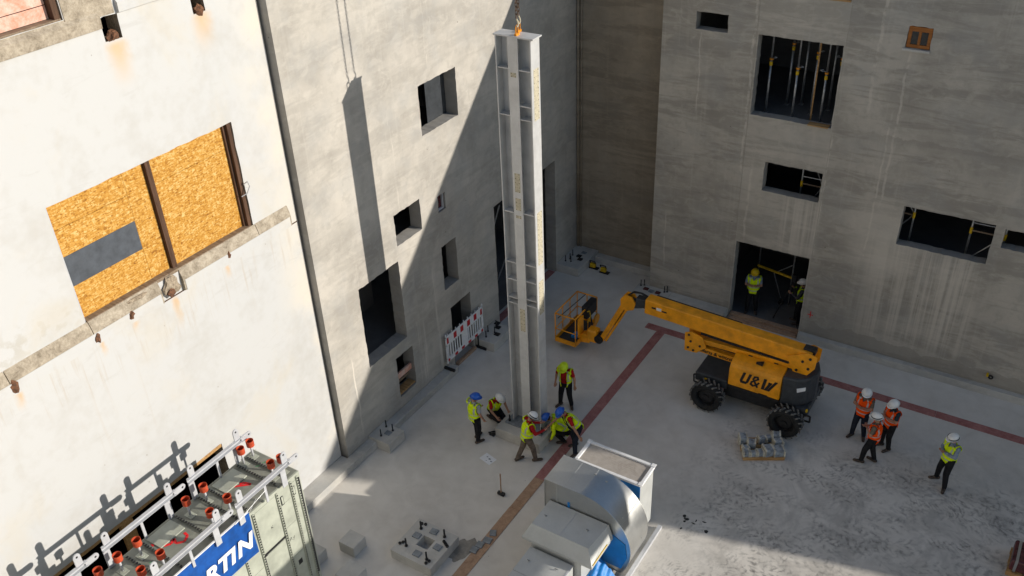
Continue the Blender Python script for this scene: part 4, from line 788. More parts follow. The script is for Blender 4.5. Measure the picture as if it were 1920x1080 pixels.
for x, y, z in ((7.42, -12.55, 2.25), (7.75, -12.6, 2.21), (8.45, -13.1, 1.78), (8.78, -12.7, .9)): build('screw', MB().box(x - .03, x + .03, y - .006, y + .006, z, z + .02), 'galv_dull', fu)
build('blue_film', MB().prism([(7.75, .25), (8.55, .25), (8.70, .70), (8.64, 1.15), (8.30, 1.32), (7.95, 1.05)], 1, fy0 - .003, fy0 + .010), 'bluetarp', fu); build('blue_tape', MB().box(7.05, 7.11, fy0 - .004, fy0 + .013, 1.62, 1.78), 'bluetarp', fu)
build('base_frame', MB().box(6.45, 8.80, -17, -16.9, .002, .11).box(8.70, 8.80, -16.9, -11.4, .002, .11).box(6.45, 6.55, -16.9, -11.4, .002, .11), 'white_metal', fu)
ob = thing('open_duct_box', 'grey sheet box behind the fan with white taped rim and dusty cover', 'duct box', (7.5, -11.8, 0))
ox0, ox1, oy0, oy1, oz = 6.62, 8.44, -12.10, -11.34, 2.0
build('shell', MB().box(ox0, ox1, oy0, oy1, .12, oz - .03), 'galv_dull', ob, bevel=.008)
rimm = MB()
for a_, b_ in (((ox0, oy0), (ox1, oy0)), ((ox1, oy0), (ox1, oy1)), ((ox1, oy1), (ox0, oy1)), ((ox0, oy1), (ox0, oy0))): rimm.beam((*a_, oz), (*b_, oz), .09, .07)
build('taped_rim', rimm, 'white_paint', ob, bevel=.012)
def mat_film():
    m = NT('dusty film'); f = m.noise(m.obj, 3, 6, .7, 1.2); m.bump(m.noise(m.map(m.obj, (1, 6, 1)), 3, 4, .6, 2), .5, .02); return m.fin(m.ramp(f, [(.3, (.34, .30, .26)), (.7, (.46, .42, .375))]), .35, 0, .4)
MAT['film'] = mat_film(); build('cover_film', MB().box(ox0 + .05, ox1 - .05, oy0 + .05, oy1 - .05, oz - .028, oz - .008), 'film', ob)
build('blue_liner', MB().box(7.9, 8.43, oy0 - .008, oy0 - .001, 1.55, 1.94), 'bluetarp', ob)
for x, y in ((ox1, oy0), (ox1, oy1), (ox0, oy1)): build('corner_tape', MB().bev(x - .06, x + .06, y - .06, y + .06, oz + .03, oz + .05, .008), 'white_paint', ob)
# motor hood and cabinet
hd = thing('motor_hood', 'dull grey chamfered motor hood standing in front of the fan', 'motor hood', (7.4, -13.8, 0))
hx0, hx1, hy0, hy1, hz = 6.40, 8.32, -14.42, -13.33, 1.62
T = [(hx0 + .16, hy0 + .20), (hx1 - .20, hy0 + .20), (hx1 - .12, hy1), (hx0 + .16, hy1)]; Bq = [(hx0, hy0), (hx1, hy0), (hx1, hy1), (hx0, hy1)]
hb = MB(); hb.add([(*p, hz) for p in T] + [(*p, hz - .34) for p in Bq] + [(*p, hz - .42) for p in Bq], [(0, 1, 2, 3), (4, 5, 1, 0), (5, 6, 2, 1), (6, 7, 3, 2), (7, 4, 0, 3), (8, 9, 5, 4), (9, 10, 6, 5), (10, 11, 7, 6), (11, 8, 4, 7)])
build('hood', hb, 'galv_dull', hd); xm = (T[0][0] + T[1][0]) / 2; build('seam', MB().box(xm - .006, xm + .006, hy0 + .2, hy1, hz + .001, hz + .006), 'white_metal', hd)
for x, y in ((6.75, -13.85), (7.85, -13.75)): build('wing_bolt', MB().tube((x, y, hz), (x, y, hz + .05), .012).box(x - .04, x + .04, y - .006, y + .006, hz + .03, hz + .055), 'zinc', hd)
build('yellow_trim', MB().beam((hx1 + .004, hy0 + .05, hz - .32), (hx1 + .004, hy1 - .3, hz - .32), .01, .03), 'yellow', hd)
build('motor_case', MB().box(6.62, 8.0, -14.35, -13.36, .12, hz - .3), 'galv_dull', hd); build('connector', MB().lathe((8.002, -13.9, .95), (1, 0, 0), [(.03, 0), (.07, 0), (.07, .05), (.03, .05), (.03, 0)], 12), 'black', hd)
cb = thing('metal_cabinet', 'long dull grey metal cabinet in front of the motor hood, cut by the bottom edge', 'cabinet', (7.25, -15.6, 0))
build('body', MB().box(6.66, 7.82, -16.8, -14.42, .12, 1.06), 'galv_dull', cb, bevel=.012)
build('lid', MB().box(6.65, 7.83, -15.25, -14.44, 1.061, 1.075), 'galv_dull', cb); build('lid', MB().box(6.65, 7.83, -16.8, -15.265, 1.061, 1.075), 'galv_dull', cb)
for x, y in ((6.85, -14.85), (7.55, -14.75), (7.6, -15.0)): build('wing_bolt', MB().tube((x, y, 1.075), (x, y, 1.12), .012).box(x - .04, x + .04, y - .006, y + .006, 1.1, 1.125), 'zinc', cb)
build('edge_trim', MB().box(7.79, 7.835, -16.8, -14.44, 1.076, 1.082), 'white_metal', cb); build('latch', MB().lathe((7.822, -14.75, .8), (1, 0, 0), [(.02, 0), (.05, 0), (.05, .03), (.02, .03), (.02, 0)], 10), 'black', cb)
bt = thing('blue_sheet', 'crumpled bright blue plastic sheet between the fan and the cabinet', 'plastic sheet', (8.35, -14.2, 0))
bs = MB(); NU, NV = 14, 10; rb = random.Random(4)
bs.add([(8.02 + .5 * i / NU, -14.7 + 1.2 * j / NV, .12 + .45 * (1 - (i / NU) ** 1.4) * (.55 + .45 * j / NV) + .03 * math.sin(i * 1.3 + j * .7) + rb.uniform(-.02, .02)) for j in range(NV + 1) for i in range(NU + 1)], [(j * (NU + 1) + i, j * (NU + 1) + i + 1, (j + 1) * (NU + 1) + i + 1, (j + 1) * (NU + 1) + i) for j in range(NV) for i in range(NU)])
build('sheet', bs, 'bluetarp', bt, smooth=True)

# ================================================================ PALE GREEN TANK
tk = thing('steel_tank', 'big pale green steel tank with lifting rails and red cups near the white wall', 'tank', (1.93, -20.3, 0))
tx0, tx1, ty0, ty1, tz = 1.22, 2.62, -24.5, -17.55, 4.25
body = build('body', MB().box(tx0, tx1, ty0, ty1, 0, tz), 'tank', tk)
rows_y = [-17.66, -17.86, -18.28, -18.98, -19.42, -20.15, -20.9, -21.6, -22.3]
prev = ty1
for y in rows_y:
    fl = build('flange', MB().box(tx1 + .002, tx1 + .035, y - .02, y + .02, .05, tz - .06), 'tank', tk)
    bb = MB()
    for k in range(52): z = .15 + k * .078; bb.box(tx1 + .036, tx1 + .05, y - .012, y + .012, z, z + .03)
    build('bolt', bb, 'bolt', fl, kind='stuff')
for y0_, y1_, za, zb in ((-18.25, -17.9, 3.1, 3.75), (-18.25, -17.9, 2.2, 3.05), (-18.95, -18.31, 2.95, 4.15), (-18.95, -18.31, 1.4, 2.82), (-17.84, -17.68, 2.4, 4.1), (-19.4, -19.02, 1.2, 2.6), (-18.24, -17.9, .9, 2.1)):
    build('panel', MB().box(tx1 + .001, tx1 + .014, y0_ + .02, y1_ - .02, za, zb), 'tank', tk, bevel=.004)
build('slot', MB().box(tx1 + .002, tx1 + .012, -18.93, -18.3, 2.84, 2.90).box(tx1 + .002, tx1 + .012, -18.95, -18.87, 1.5, 2.84), 'black', tk); build('slot', MB().box(tx1 + .015, tx1 + .018, -18.12, -18.0, 1.75, 1.9), 'black', tk)
build('slot', MB().box(tx1 + .002, tx1 + .01, -17.62, -17.58, 1.0, 4.1), 'black', tk)
for y in (-17.80, -18.16): build('slot', MB().box(tx1 + .015, tx1 + .02, y - .035, y + .035, 3.75, 4.0), 'black', tk); build('slot_door', MB().box(tx1 + .02, tx1 + .024, y - .024, y + .024, 3.78, 3.99), 'tank', tk)
Mx = lambda y, z: Matrix.Translation((tx1 + .016, y, z)) @ Matrix.Rotation(R(90), 4, 'Z') @ Matrix.Rotation(R(90), 4, 'X')
text('chalk_writing', 'Ry', .16, 'bolt', tk, Mx(-18.22, 2.62), -.004); text('chalk_writing', 'K', .13, 'bolt', tk, Mx(-18.62, 3.4), -.005); text('chalk_writing', 'K', .13, 'bolt', tk, Mx(-19.3, 2.4), -.005)
lid = build('top_sheet', MB().box(tx0 + .03, tx1 - .03, ty0, ty1 - .03, tz + .001, tz + .02), 'tank_top', tk)
zt_ = tz + .02
for y in (-17.86, -18.16, -19.0, -19.28, -19.9, -20.75, -21.15, -21.75):
    fl = build('top_flange', MB().box(tx0 + .08, tx1 - .1, y - .014, y + .014, zt_, zt_ + .035), 'tank_top', tk); bb = MB()
    for k in range(16): x = tx0 + .14 + k * .075; bb.box(x, x + .03, y - .025, y + .025, zt_ + .036, zt_ + .05)
    build('bolt', bb, 'bolt', fl, kind='stuff')
for y0_, y1_ in ((-18.95, -18.2), (-20.7, -19.95)):
    build('raised_lid', MB().bev(tx0 + .10, tx0 + .55, y0_ + .06, y1_ - .06, zt_, zt_ + .03, .01), 'tank', tk)
# rails with lugs
def lug(parent, x, y, z, up=True):
    P = [(-.075, 0), (-.075, .22)] + [(-.075 * math.cos(t), .22 + .075 * math.sin(t)) for t in [math.pi * k / 8 for k in range(1, 8)]] + [(.075, .22), (.075, 0)]
    m = MB()
    if up: m.prism([(y + a_, z + b_) for a_, b_ in P], 0, x - .012, x + .012)
    else: m.prism([(y + b_, z + a_) for a_, b_ in P][::-1], 0, x - .012, x + .012)
    o = build('lug', m, 'white_metal', parent); c = (y, z + .22) if up else (y + .22, z)
    build('lug_hole', MB().tube((x - .0135, *c), (x + .0135, *c), .024, n=10), 'black', o)
for x in (1.28, 2.72):
    for y0_, y1_ in ((-19.36, -17.80), (-21.50, -19.70), (-24.0, -21.85)):
        r_ = build('lifting_rail', MB().box(x - .038, x + .038, y0_, y1_, 4.75, 4.762).box(x - .038, x - .026, y0_, y1_, 4.762, 4.86).box(x - .026, x + .038, y0_, y1_, 4.848, 4.86), 'white_metal', tk)
        lug(r_, x, y1_ - .14, 4.87); lug(r_, x, y0_ + .13, 4.87); lug(r_, x, y1_ - .04, 4.79, False)
        for y in (y1_ - .25, y0_ + .06, (y0_ + y1_) / 2): build('rail_foot', MB().box(x - .012, x + .012, y - .07, y + .07, 4.27, 4.75) if y != (y0_ + y1_) / 2 else MB().box(x - .012, x + .012, y - .03, y + .03, 4.27, 4.75), 'white_metal', r_)
for x, y in ((1.42, -18.02), (1.42, -17.74), (2.32, -18.0), (2.38, -17.76), (1.58, -19.24), (1.57, -19.70), (2.26, -19.2), (2.26, -19.67), (1.58, -20.96), (1.57, -21.41), (2.25, -20.93), (2.26, -21.4), (1.55, -21.84), (2.26, -21.84)):
    cu = build('red_cup', MB().lathe((x, y, 4.60), (0, 0, 1), [(.0, .012), (.076, .012), (.078, .0), (.088, .0), (.090, .155), (.083, .155), (.079, .02)], 20), 'cup_red', tk, smooth=False)
    build('cup_core', MB().tube((x, y, 4.613), (x, y, 4.645), .018, n=8).lathe((x, y, 4.613), (0, 0, 1), [(.0, 0), (.075, .001)], 16), 'cup_in', cu)
    build('stem', MB().tube((x, y, zt_), (x, y, 4.60), .026, n=10), 'white_metal', cu, smooth=True); build('stem_base', MB().tube((x, y, zt_ + .001), (x, y, zt_ + .025), .06, n=12).box(x - .11, x + .11, y - .08, y + .08, zt_ + .001, zt_ + .014), 'tank', cu)
def stroke(name, pts, mat, parent, z, w=.022):
    m = MB()
    for p, q in zip(pts, pts[1:]): m.beam((*p, z), (*q, z), w, .004)
    return build(name, m, mat, parent)
zz = tz + .0245
stroke('spray_digit', [(1.66, -18.72), (2.02, -18.40), (1.86, -18.44), (1.80, -18.52)], 'spray', lid, zz, .055)
stroke('spray_digit', [(1.62, -20.52), (1.76, -20.56), (1.84, -20.44), (1.78, -20.32), (1.92, -20.38), (2.03, -20.26), (1.96, -20.12), (1.84, -20.10)], 'spray', lid, zz, .055)
stroke('spray_dot', [(1.50, -20.64), (1.58, -20.65)], 'spray', lid, zz, .07)
for x, y in ((1.7, -17.95), (1.75, -17.78), (1.9, -19.3), (1.95, -19.55), (1.85, -21.0), (1.9, -21.3)): stroke('crayon_mark', [(x, y), (x + .05, y + .03), (x + .02, y + .05), (x + .07, y + .06)], 'green_mark', lid, zz, .012)
bn = thing('blue_banner', 'blue banner with white capital letters hung on the pale green tank', 'banner', (2.68, -20.2, 3.2))
cl = MB(); NY, NZ = 40, 8
cl.add([(2.692 + .012 * math.sin(j * .9 + i * .35) + .008 * math.sin(i * .8), -23.2 + 4.10 * i / NY, 3.22 + 1.20 * j / NZ) for j in range(NZ + 1) for i in range(NY + 1)], [(j * (NY + 1) + i, j * (NY + 1) + i + 1, (j + 1) * (NY + 1) + i + 1, (j + 1) * (NY + 1) + i) for j in range(NZ) for i in range(NY)])
build('cloth', cl, 'blue', bn, smooth=True); build('hem', MB().box(2.675, 2.714, -23.2, -19.10, 4.415, 4.435), 'white_paint', bn)
for k, (ch, y) in enumerate((('R', -20.50), ('T', -20.16), ('I', -19.83), ('N', -19.64))):
    text('letter', ch, .56, 'white_paint', bn, Matrix.Translation((2.716, y, 3.52)) @ Matrix.Rotation(R(90), 4, 'Z') @ Matrix.Rotation(R(90), 4, 'X'), .022, .22)
build('rope', MB().path([(2.74, -19.12, 4.42), (2.72, -18.85, 4.6)], .008).path([(2.74, -19.5, 4.43), (2.74, -18.6, 4.62)], .006), 'zinc', bn)

# ================================================================ ADDED SHADE CASTER out of view right: raised container form shading the near left
gc = thing('shade_block', 'unseen shade caster added beyond the right edge, shaped as a blue grey container on a gantry', 'container', (19.2, -10.6, 0))
build('body', MB().bev(18.0, 20.4, -13.0, -8.25, 6.05, 7.9, .04), 'grey_sheet', gc); build('deck', MB().box(17.9, 20.5, -13.1, -8.2, 5.98, 6.049), 'zinc', gc)
for x in (18.05, 20.35):
    for y in (-12.95, -10.9): build('post', MB().box(x - .06, x + .06, y - .06, y + .06, 0, 5.98), 'zinc', gc)
build('door', MB().box(17.97, 17.998, -10.2, -9.3, 6.1, 7.75), 'white_metal', gc); build('window', MB().box(17.97, 17.998, -12.6, -11.4, 6.6, 7.5), 'glass', gc)

# ================================================================ PEOPLE
VC = {'yellow': (.74, .96, .015), 'orange': (1.0, .095, .006)}
def mat_vest(name, c, jacket=False):
    n = NT(name); t = n.attr('tp').outputs['Fac']; u = n.m('ABSOLUTE', n.attr('tu').outputs['Fac'])
    k = n.m('ADD', n.box(t, .17, .225, .008), n.box(t, .40, .455, .008), clamp=True)
    k = n.m('MAXIMUM', k, n.m('MULTIPLY', n.box(u, .095, .13, .006), n.sm(t, .49, .51)))
    f = n.noise(n.obj, 11, 4, .6); col = n.ramp(f, [(.3, tuple(x * .72 for x in c)), (.65, c)])
    col = n.mix(k, col, (.42, .44, .43)); n.bump(n.noise(n.obj, 16, 3), .5, .02); return n.fin(col, n.m('SUBTRACT', .9, n.m('MULTIPLY', k, .45)), 0, .08)
MAT['vest_yellow'] = mat_vest('yellow vest', VC['yellow']); MAT['vest_orange'] = mat_vest('orange vest', VC['orange'])
MAT['skin'] = plain('skin', (.42, .22, .14), .55, 0, .08, 14); MAT['hair'] = plain('dark hair', (.03, .02, .015), .7, 0, .2, 30); MAT['boot'] = plain('brown work boot', (.07, .05, .038), .7, 0, .25, 16)
for nm, c in (('red', (.38, .012, .014)), ('grey', (.34, .35, .37)), ('blueshirt', (.22, .27, .36)), ('teal', (.018, .04, .055)), ('darkshirt', (.05, .05, .055)), ('olive', (.15, .13, .10)), ('yellowsleeve', VC['yellow'])): MAT['shirt_' + nm] = plain('shirt ' + nm, c, .85, 0, .12, 12, .2)
for nm, c in (('black', (.014, .014, .016)), ('brown', (.16, .125, .10)), ('navy', (.016, .02, .032))): MAT['trouser_' + nm] = plain('trousers ' + nm, c, .85, 0, .2, 10, .2)
for nm, c in (('white', (.78, .78, .76)), ('blue', (.012, .10, .48)), ('lime', (.62, .80, .01)), ('amber', (.72, .48, .01))): MAT['helmet_' + nm] = plain('helmet ' + nm, c, .35, 0, .03, 8, .5)

def capsule(mb, p0, p1, r0, r1, n=12):
    p0, p1 = Vector(p0), Vector(p1); d = p1 - p0; L = d.length; q = d.to_track_quat('Z', 'Y') if L > 1e-6 else Matrix.Identity(3).to_quaternion(); rings = []
    for k in range(5): a = math.pi / 2 * (k / 4 - 1); rings.append((r0 * math.cos(a), r0 * math.sin(a)))
    for k in range(5): a = math.pi / 2 * k / 4; rings.append((r1 * math.cos(a), L + r1 * math.sin(a)))
    vs = [p0 + q @ Vector((max(r, 1e-4) * math.cos(2 * math.pi * j / n), max(r, 1e-4) * math.sin(2 * math.pi * j / n), o)) for r, o in rings for j in range(n)]
    m = len(rings); mb.add(vs, [(i * n + j, i * n + (j + 1) % n, (i + 1) * n + (j + 1) % n, (i + 1) * n + j) for i in range(m - 1) for j in range(n)] + [tuple(range(n - 1, -1, -1)), tuple(range((m - 1) * n, m * n))])
def loft(mb, secs, n=18):
    vs = [c + a * (rx * math.cos(2 * math.pi * j / n)) + b * (ry * math.sin(2 * math.pi * j / n)) for c, a, rx, b, ry in secs for j in range(n)]; m = len(secs)
    mb.add(vs, [(i * n + j, i * n + (j + 1) % n, (i + 1) * n + (j + 1) % n, (i + 1) * n + j) for i in range(m - 1) for j in range(n)] + [tuple(range(n - 1, -1, -1)), tuple(range((m - 1) * n, m * n))])

def person(label, loc, face, pose, helmet, vest, shirt, trouser, sleeve='short', scale=1.0, open_vest=False, strap=False, harness=False):
    root = thing('person', label, 'person', loc, 'people on the site', math.atan2(-face[0], face[1])); root.scale = (1.1 * scale, 1.1 * scale, scale)
    V = Vector; pel = V(pose['pel']); fw, sd = pose.get('lean', (0, 0)); tw = pose.get('twist', 0)
    U = V((math.sin(R(sd)), math.sin(R(fw)), math.cos(R(max(abs(fw), abs(sd)))))).normalized()
    X0 = V((math.cos(R(tw)), math.sin(R(tw)), 0)); Rt = (X0 - U * X0.dot(U)).normalized(); F = U.cross(Rt)
    nod, turn = pose.get('head', (0, 0))
    sh = {s: pel + U * .475 + Rt * (.185 * s) for s in (-1, 1)}; nb = pel + U * .51
    hq = Matrix((Rt, F, U)).transposed() @ Matrix.Rotation(R(turn), 3, 'Z') @ Matrix.Rotation(R(-nod), 3, 'X'); hc = nb + U * .07 + hq @ V((0, .02, .105))
    segs = []; mb = MB()
    def cap(lab, a, b, r0, r1): segs.append((lab, V(a), V(b), r0, r1)); capsule(mb, a, b, r0, r1)
    S_ = [(0, .16, .118), (.08, .165, .125), (.18, .155, .118), (.30, .168, .125), (.40, .178, .122), (.47, .150, .10), (.515, .075, .07)]
    loft(mb, [(pel + U * (h - .08), Rt, rx, F, ry) for h, rx, ry in S_]); segs.append(('torso', pel + U * .08, pel + U * .42, .15, .15)); segs.append(('hip', pel - U * .1, pel - U * .02, .15, .15))
    for s in (-1, 1):
        hip = pel + Rt * (.085 * s) - U * .03; kn, an, toe = [V(p) for p in pose['leg'][0 if s < 0 else 1]]
        cap('leg', hip, kn, .104, .078); cap('leg', kn, an + V((0, 0, .02)), .076, .060); td = (toe - an); td = td.normalized() if td.length else V((0, 1, 0))
        cap('shoe', an + V((0, 0, -.045)) - td * .05, an + V((0, 0, -.052)) + td * .16, .050, .042); cap('shoe', an, an + V((0, 0, -.03)), .056, .054)
        el, wr = [V(p) for p in pose['arm'][0 if s < 0 else 1]]; el = sh[s] + Rt * el.x * s + F * el.y + U * el.z; wr = el + Rt * wr.x * s + F * wr.y + U * wr.z
        cap('shoulder', sh[s] - Rt * (.05 * s), sh[s] + Rt * (.005 * s) - U * .02, .066, .064)
        if sleeve == 'short': m_ = sh[s].lerp(el, .62); cap('sleeve', sh[s], m_, .060, .052); cap('arm', m_, el, .043, .040); cap('arm', el, wr, .040, .028)
        else: cap('sleeve', sh[s], el, .060, .046); cap('sleeve', el, wr, .046, .035)
        hd_ = (wr - el).normalized(); cap('hand', wr, wr + hd_ * .075, .030, .036)
        pose.setdefault('_h', {})[s] = (wr + hd_ * .075, hd_)
    cap('neck', nb - U * .03, hc - hq @ V((0, .02, .06)), .058, .052); cap('head', hc + hq @ V((0, -.01, .03)), hc + hq @ V((0, .012, -.03)), .092, .078)
    cap('head', hc + hq @ V((0, .05, -.07)), hc + hq @ V((0, .055, -.075)), .042, .036); cap('head', hc + hq @ V((0, .085, -.005)), hc + hq @ V((0, .105, -.03)), .012, .017)
    for s in (-1, 1): cap('head', hc + hq @ V((.085 * s, -.005, -.0)), hc + hq @ V((.088 * s, -.01, -.035)), .018, .014)
    tmp = build('tmp_body', mb, 'skin'); rm = tmp.modifiers.new('r', 'REMESH'); rm.mode = 'VOXEL'; rm.voxel_size = .0145
    sm_ = tmp.modifiers.new('s', 'SMOOTH'); sm_.factor = .5; sm_.iterations = 4
    bpy.context.view_layer.update(); me = bpy.data.meshes.new_from_object(tmp.evaluated_get(bpy.context.evaluated_depsgraph_get())); bpy.data.objects.remove(tmp)
    me.name = 'body'; me.materials.clear()
    names = ['skin', 'shirt_' + shirt, 'trouser_' + trouser, 'boot', 'hair']
    for nm in names: me.materials.append(MAT[nm])
    vv = [v.co.copy() for v in me.vertices]; labs = []
    for p in me.polygons:
        c = p.center; best = None
        for lab, a, b, r0, r1 in segs:
            d = b - a; t = max(0, min(1, (c - a).dot(d) / max(1e-9, d.length_squared))); k = (c - a - d * t).length - (r0 + (r1 - r0) * t)
            if best is None or k < best[0]: best = (k, lab)
        lab = best[1]; labs.append(lab); p.use_smooth = True
        if lab in ('torso', 'shoulder', 'sleeve'): m_ = 1
        elif lab in ('hip', 'leg'): m_ = 2
        elif lab == 'shoe': m_ = 3
        elif lab == 'head': q_ = hq.transposed() @ (c - hc); m_ = 4 if (q_.y < -.01 and q_.z > -.06) or q_.z > .055 else 0
        else: m_ = 0
        if lab == 'torso' and (c - pel).dot(U) < -.02: m_ = 2
        p.material_index = m_
    # vest lifted off the torso surface
    vm = MB(); vmap = {}; tp = []; tu = []; nrm = [v.normal.copy() for v in me.vertices]
    if vest:
        for p, lab in zip(me.polygons, labs):
            c = p.center - pel; t = c.dot(U); u_ = c.dot(Rt); f_ = c.dot(F)
            ok = lab in ('torso', 'hip', 'shoulder') and -.10 < t < .50 and abs(u_) < .205
            if lab in ('sleeve',) and abs(u_) < .19 and t > .33: ok = True
            if open_vest and f_ > 0 and abs(u_) < .075: ok = False
            if not open_vest and f_ > .02 and t > .40 and abs(u_) < (t - .40) * .9 + .01: ok = False
            if not ok: continue
            ids = []
            for vi in p.vertices:
                if vi not in vmap:
                    w_ = vv[vi] + nrm[vi] * .024; vmap[vi] = len(vm.v); vm.v.append(tuple(w_)); q_ = vv[vi] - pel; tp.append((q_.dot(U) + .10) / .6); tu.append(q_.dot(Rt))
                ids.append(vmap[vi])
            vm.f.append(tuple(ids)); vm.mi.append(0)
    # fingers, eyes added to the same body mesh
    bm = bmesh.new(); bm.from_mesh(me); ex = MB()
    for s in (-1, 1):
        b_, d_ = pose['_h'][s]; side = d_.cross(U if abs(d_.dot(U)) < .9 else F).normalized(); pn = side.cross(d_)
        for k in range(4):
            o_ = b_ + side * ((k - 1.5) * .019); ln = (.062, .072, .068, .052)[k]; m1 = o_ + d_ * (ln * .55) + pn * .006; m2 = m1 + (d_ * .75 + pn * .65).normalized() * ln * .5; capsule(ex, o_, m1, .0095, .009, 6); capsule(ex, m1, m2, .009, .0075, 6)
        t0 = b_ - d_ * .05 + side * (-.03); t1 = t0 + (d_ * .7 - side * .6 + pn * .3).normalized() * .04; capsule(ex, t0, t1, .011, .010, 6); capsule(ex, t1, t1 + (d_ + pn * .3).normalized() * .03, .010, .008, 6)
    pose.pop('_h'); vs_ = [bm.verts.new(v) for v in ex.v]
    for f in ex.f:
        try: ff = bm.faces.new([vs_[i] for i in f]); ff.material_index = 0; ff.smooth = True
        except ValueError: pass
    ex = MB()
    for s in (-1, 1): capsule(ex, hc + hq @ V((.032 * s, .078, .012)), hc + hq @ V((.032 * s, .081, .012)), .011, .010, 8)
    vs_ = [bm.verts.new(v) for v in ex.v]
    for f in ex.f: ff = bm.faces.new([vs_[i] for i in f]); ff.material_index = 4
    bm.to_mesh(me); bm.free(); body_ = bpy.data.objects.new('body', me); COL.objects.link(body_); body_.parent = root
    if vest:
        vo = build('vest', vm, 'vest_' + vest, root, smooth=True, local=True); so = vo.modifiers.new('thick', 'SOLIDIFY'); so.thickness = .012; so.offset = 1
        for nm, dat in (('tp', tp), ('tu', tu)): vo.data.attributes.new(nm, 'FLOAT', 'POINT').data.foreach_set('value', dat)
    hm_ = MB(); hm_.dome(hc + hq @ V((0, -.005, .035)), .118, .140, .125, hq, 18, 7); 
    brim = []; nB = 20
    for r_ in (1.0, 1.0):
        pass
    for rr, zz_ in ((.98, .035), (1.13, .026), (1.12, .020), (.97, .028)):
        for j in range(nB): a = 2 * math.pi * j / nB; fy = 1.22 if math.sin(a) > .3 and rr > 1 else 1.0; brim.append(hc + hq @ V((.118 * rr * math.cos(a), -.005 + .140 * rr * fy * math.sin(a), zz_)))
    hm_.add(brim, [(i * nB + j, i * nB + (j + 1) % nB, ((i + 1) % 4) * nB + (j + 1) % nB, ((i + 1) % 4) * nB + j) for i in range(4) for j in range(nB)])
    for xx in (-.03, 0, .03): hm_.path([hc + hq @ V((xx, -.005 + .135 * math.cos(a), .035 + .128 * math.sin(a) * (1 - abs(xx) * 2))) for a in [math.pi * k / 8 for k in range(1, 8)]], .009, 5)
    ho = build('helmet', hm_, 'helmet_' + helmet, root, smooth=True, local=True)
    if strap: build('strap', MB().lathe(hc + hq @ V((0, -.005, .045)), hq @ V((0, 0, 1)), [(.128, 0), (.138, .0), (.136, .02), (.126, .02)], 18), 'black', ho, local=True)
    if harness:
        hs = MB()
        for s in (-1, 1): hs.path([pel + U * .46 + Rt * .10 * s - F * .05, pel + U * .47 + Rt * .10 * s + F * .1, pel + U * .25 + Rt * .09 * s + F * .165, pel + U * .02 + Rt * .12 * s + F * .15, pel - U * .12 + Rt * .17 * s + F * .03], .016, 6)
        hs.path([pel + U * .24 + Rt * .1 + F * .168, pel + U * .24 - Rt * .1 + F * .168], .016, 6); build('harness', hs, 'trouser_navy', root, local=True); build('tool_bag', MB().bev(pel.x + .1, pel.x + .24, pel.y - .02, pel.y + .14, pel.z - .2, pel.z + .02, .03), 'trouser_navy', root, local=True)
    return root
def legs(l=(-.10, 0), r=(.10, 0), lk=0, rk=0, lt=(-.04, .2), rt=(.04, .2)):
    """standing legs: ankle xy for each foot"""
    f = lambda p, hx, t: (((p[0] + hx) / 2 + .0, p[1] / 2 + .045, .50), (p[0], p[1], .095), (p[0] + t[0], p[1] + t[1], .095))
    return [f(l, -.085, lt), f(r, .085, rt)]
CROSS = [((.05, .05, -.27), (-.22, .15, .05)), ((.05, .07, -.27), (-.23, .17, .09))]
HANG = [((.07, -.02, -.28), (.0, .05, -.24)), ((.07, -.02, -.28), (.0, .05, -.24))]
ST = dict(pel=(0, 0, .95))
person('worker in yellow vest and blue helmet seen from behind, left of the column', (2.66, -11.0, 0), (.30, .95), dict(ST, leg=legs((-.09, .10), (.11, -.03)), arm=[((.05, .06, -.28), (-.06, .2, -.10)), ((.06, .0, -.28), (.0, .10, -.23))], head=(18, -25)), 'blue', 'yellow', 'grey', 'black')
person('kneeling worker in white helmet, red shirt and yellow vest left of the column', (2.62, -9.88, 0), (.75, -.30), dict(pel=(0, -.10, .36), lean=(24, 0), leg=[((-.11, .26, .09), (-.11, -.16, .085), (-.11, -.30, .06)), ((.12, .30, .20), (.12, -.08, .09), (.12, -.2, .07))], arm=[((.06, .12, -.24), (-.02, .22, -.06)), ((.05, .14, -.23), (-.06, .22, -.08))], head=(22, 20)), 'white', 'yellow', 'red', 'black')
person('worker in lime helmet with open vest over a red shirt behind the column', (4.17, -8.30, 0), (.12, -.99), dict(ST, leg=legs((-.17, .0), (.15, .04), lt=(-.1, .18), rt=(.08, .2)), arm=[((.08, .0, -.28), (.02, .05, -.24)), ((.08, .0, -.28), (.0, .10, -.23))], head=(38, 0), lean=(5, 0)), 'lime', 'yellow', 'red', 'black', open_vest=True)
person('worker in white helmet, red sleeves and brown trousers holding a tool at the column foot', (4.40, -10.98, 0), (.62, .78), dict(ST, pel=(0, .02, .94), leg=legs((-.10, -.22), (.10, .20)), arm=[((.05, .14, -.25), (-.07, .24, .02)), ((.05, .12, -.25), (-.06, .25, .05))], head=(30, 0), lean=(8, 0)), 'white', 'yellow', 'red', 'brown', 'long', strap=True)
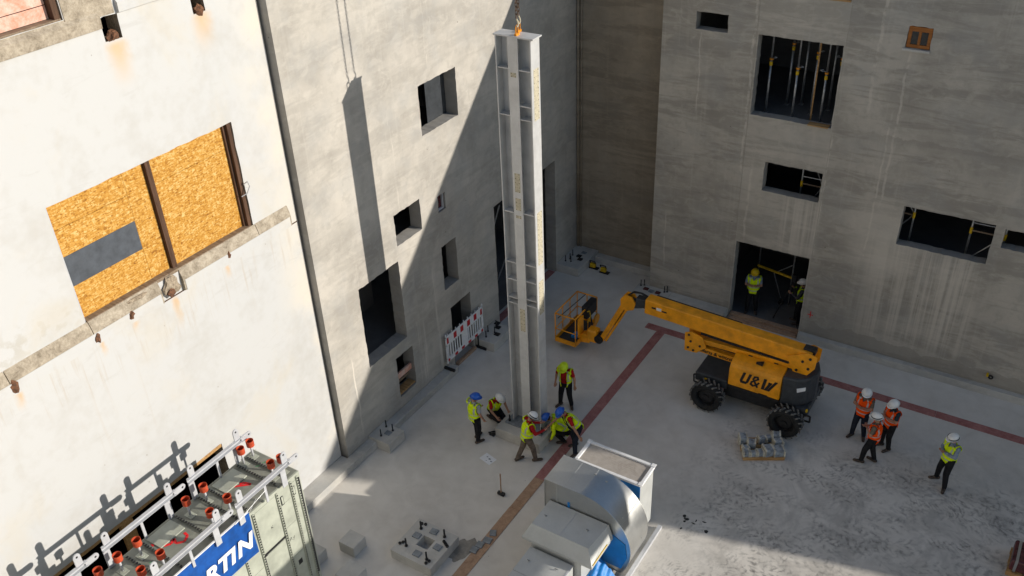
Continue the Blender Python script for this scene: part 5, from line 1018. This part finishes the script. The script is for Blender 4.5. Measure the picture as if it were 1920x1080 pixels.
person('crouching worker in yellow jacket and blue helmet at the column foot', (4.86, -9.72, 0), (-.80, -.45), dict(pel=(0, -.12, .42), lean=(46, 0), leg=[((-.15, .22, .46), (-.13, -.02, .10), (-.15, .18, .095)), ((.15, .24, .42), (.14, .02, .10), (.17, .2, .095))], arm=[((.04, .20, -.18), (-.04, .22, -.12)), ((.04, .22, -.17), (-.05, .2, -.14))], head=(12, 0)), 'blue', 'yellow', 'yellowsleeve', 'black', 'long')
person('worker in blue helmet, red shirt and harness bending over the crouching worker', (5.40, -9.92, 0), (-.45, -.89), dict(pel=(0, -.04, .92), lean=(30, 16), leg=legs((-.16, .12), (.16, -.10)), arm=[((.09, .10, -.26), (.10, .06, -.24)), ((.17, .20, -.12), (.13, .24, -.10))], head=(14, 0)), 'blue', 'yellow', 'red', 'navy', harness=True)
person('man in orange vest and jeans with folded arms, leftmost of the three in orange', (12.22, -5.30, 0), (-.25, -.97), dict(ST, leg=legs((-.14, -.02), (.13, .10), lt=(-.1, .18)), arm=CROSS, head=(12, 22)), 'white', 'orange', 'olive', 'navy')
person('man in orange vest over a dark teal shirt standing behind the other two', (13.02, -5.42, 0), (-.72, -.69), dict(ST, leg=legs((-.12, .0), (.12, .06)), arm=CROSS, head=(20, 10)), 'white', 'orange', 'teal', 'black')
person('man in orange vest and black trousers, nearest of the three in orange', (12.76, -6.26, 0), (-.93, .05), dict(ST, leg=legs((-.10, .16), (.11, -.10)), arm=CROSS, head=(8, 0)), 'white', 'orange', 'olive', 'black', strap=True)
person('man in yellow vest and light blue shirt standing alone at the right with folded arms', (14.68, -6.08, 0), (-.72, -.69), dict(ST, leg=legs((-.22, .10), (.18, .05), lt=(-.14, .14), rt=(.05, .19)), arm=CROSS, head=(14, 0)), 'white', 'yellow', 'blueshirt', 'black', 'long', strap=True)
person('man in amber helmet and yellow vest standing with folded arms inside the doorway', (7.32, -.72, .02), (.22, -.97), dict(ST, leg=legs((-.15, .0), (.13, .08)), arm=CROSS, head=(10, 0)), 'amber', 'yellow', 'blueshirt', 'black')
person('man in dark jacket and white helmet half hidden at the right of the doorway', (8.98, -.62, .02), (-.93, -.1), dict(ST, leg=legs((-.10, .0), (.10, .12)), arm=[((.05, .10, -.27), (-.05, .2, .1)), ((.05, .12, -.26), (-.05, .18, .12))], head=(10, 0)), 'white', 'yellow', 'darkshirt', 'black', 'long')
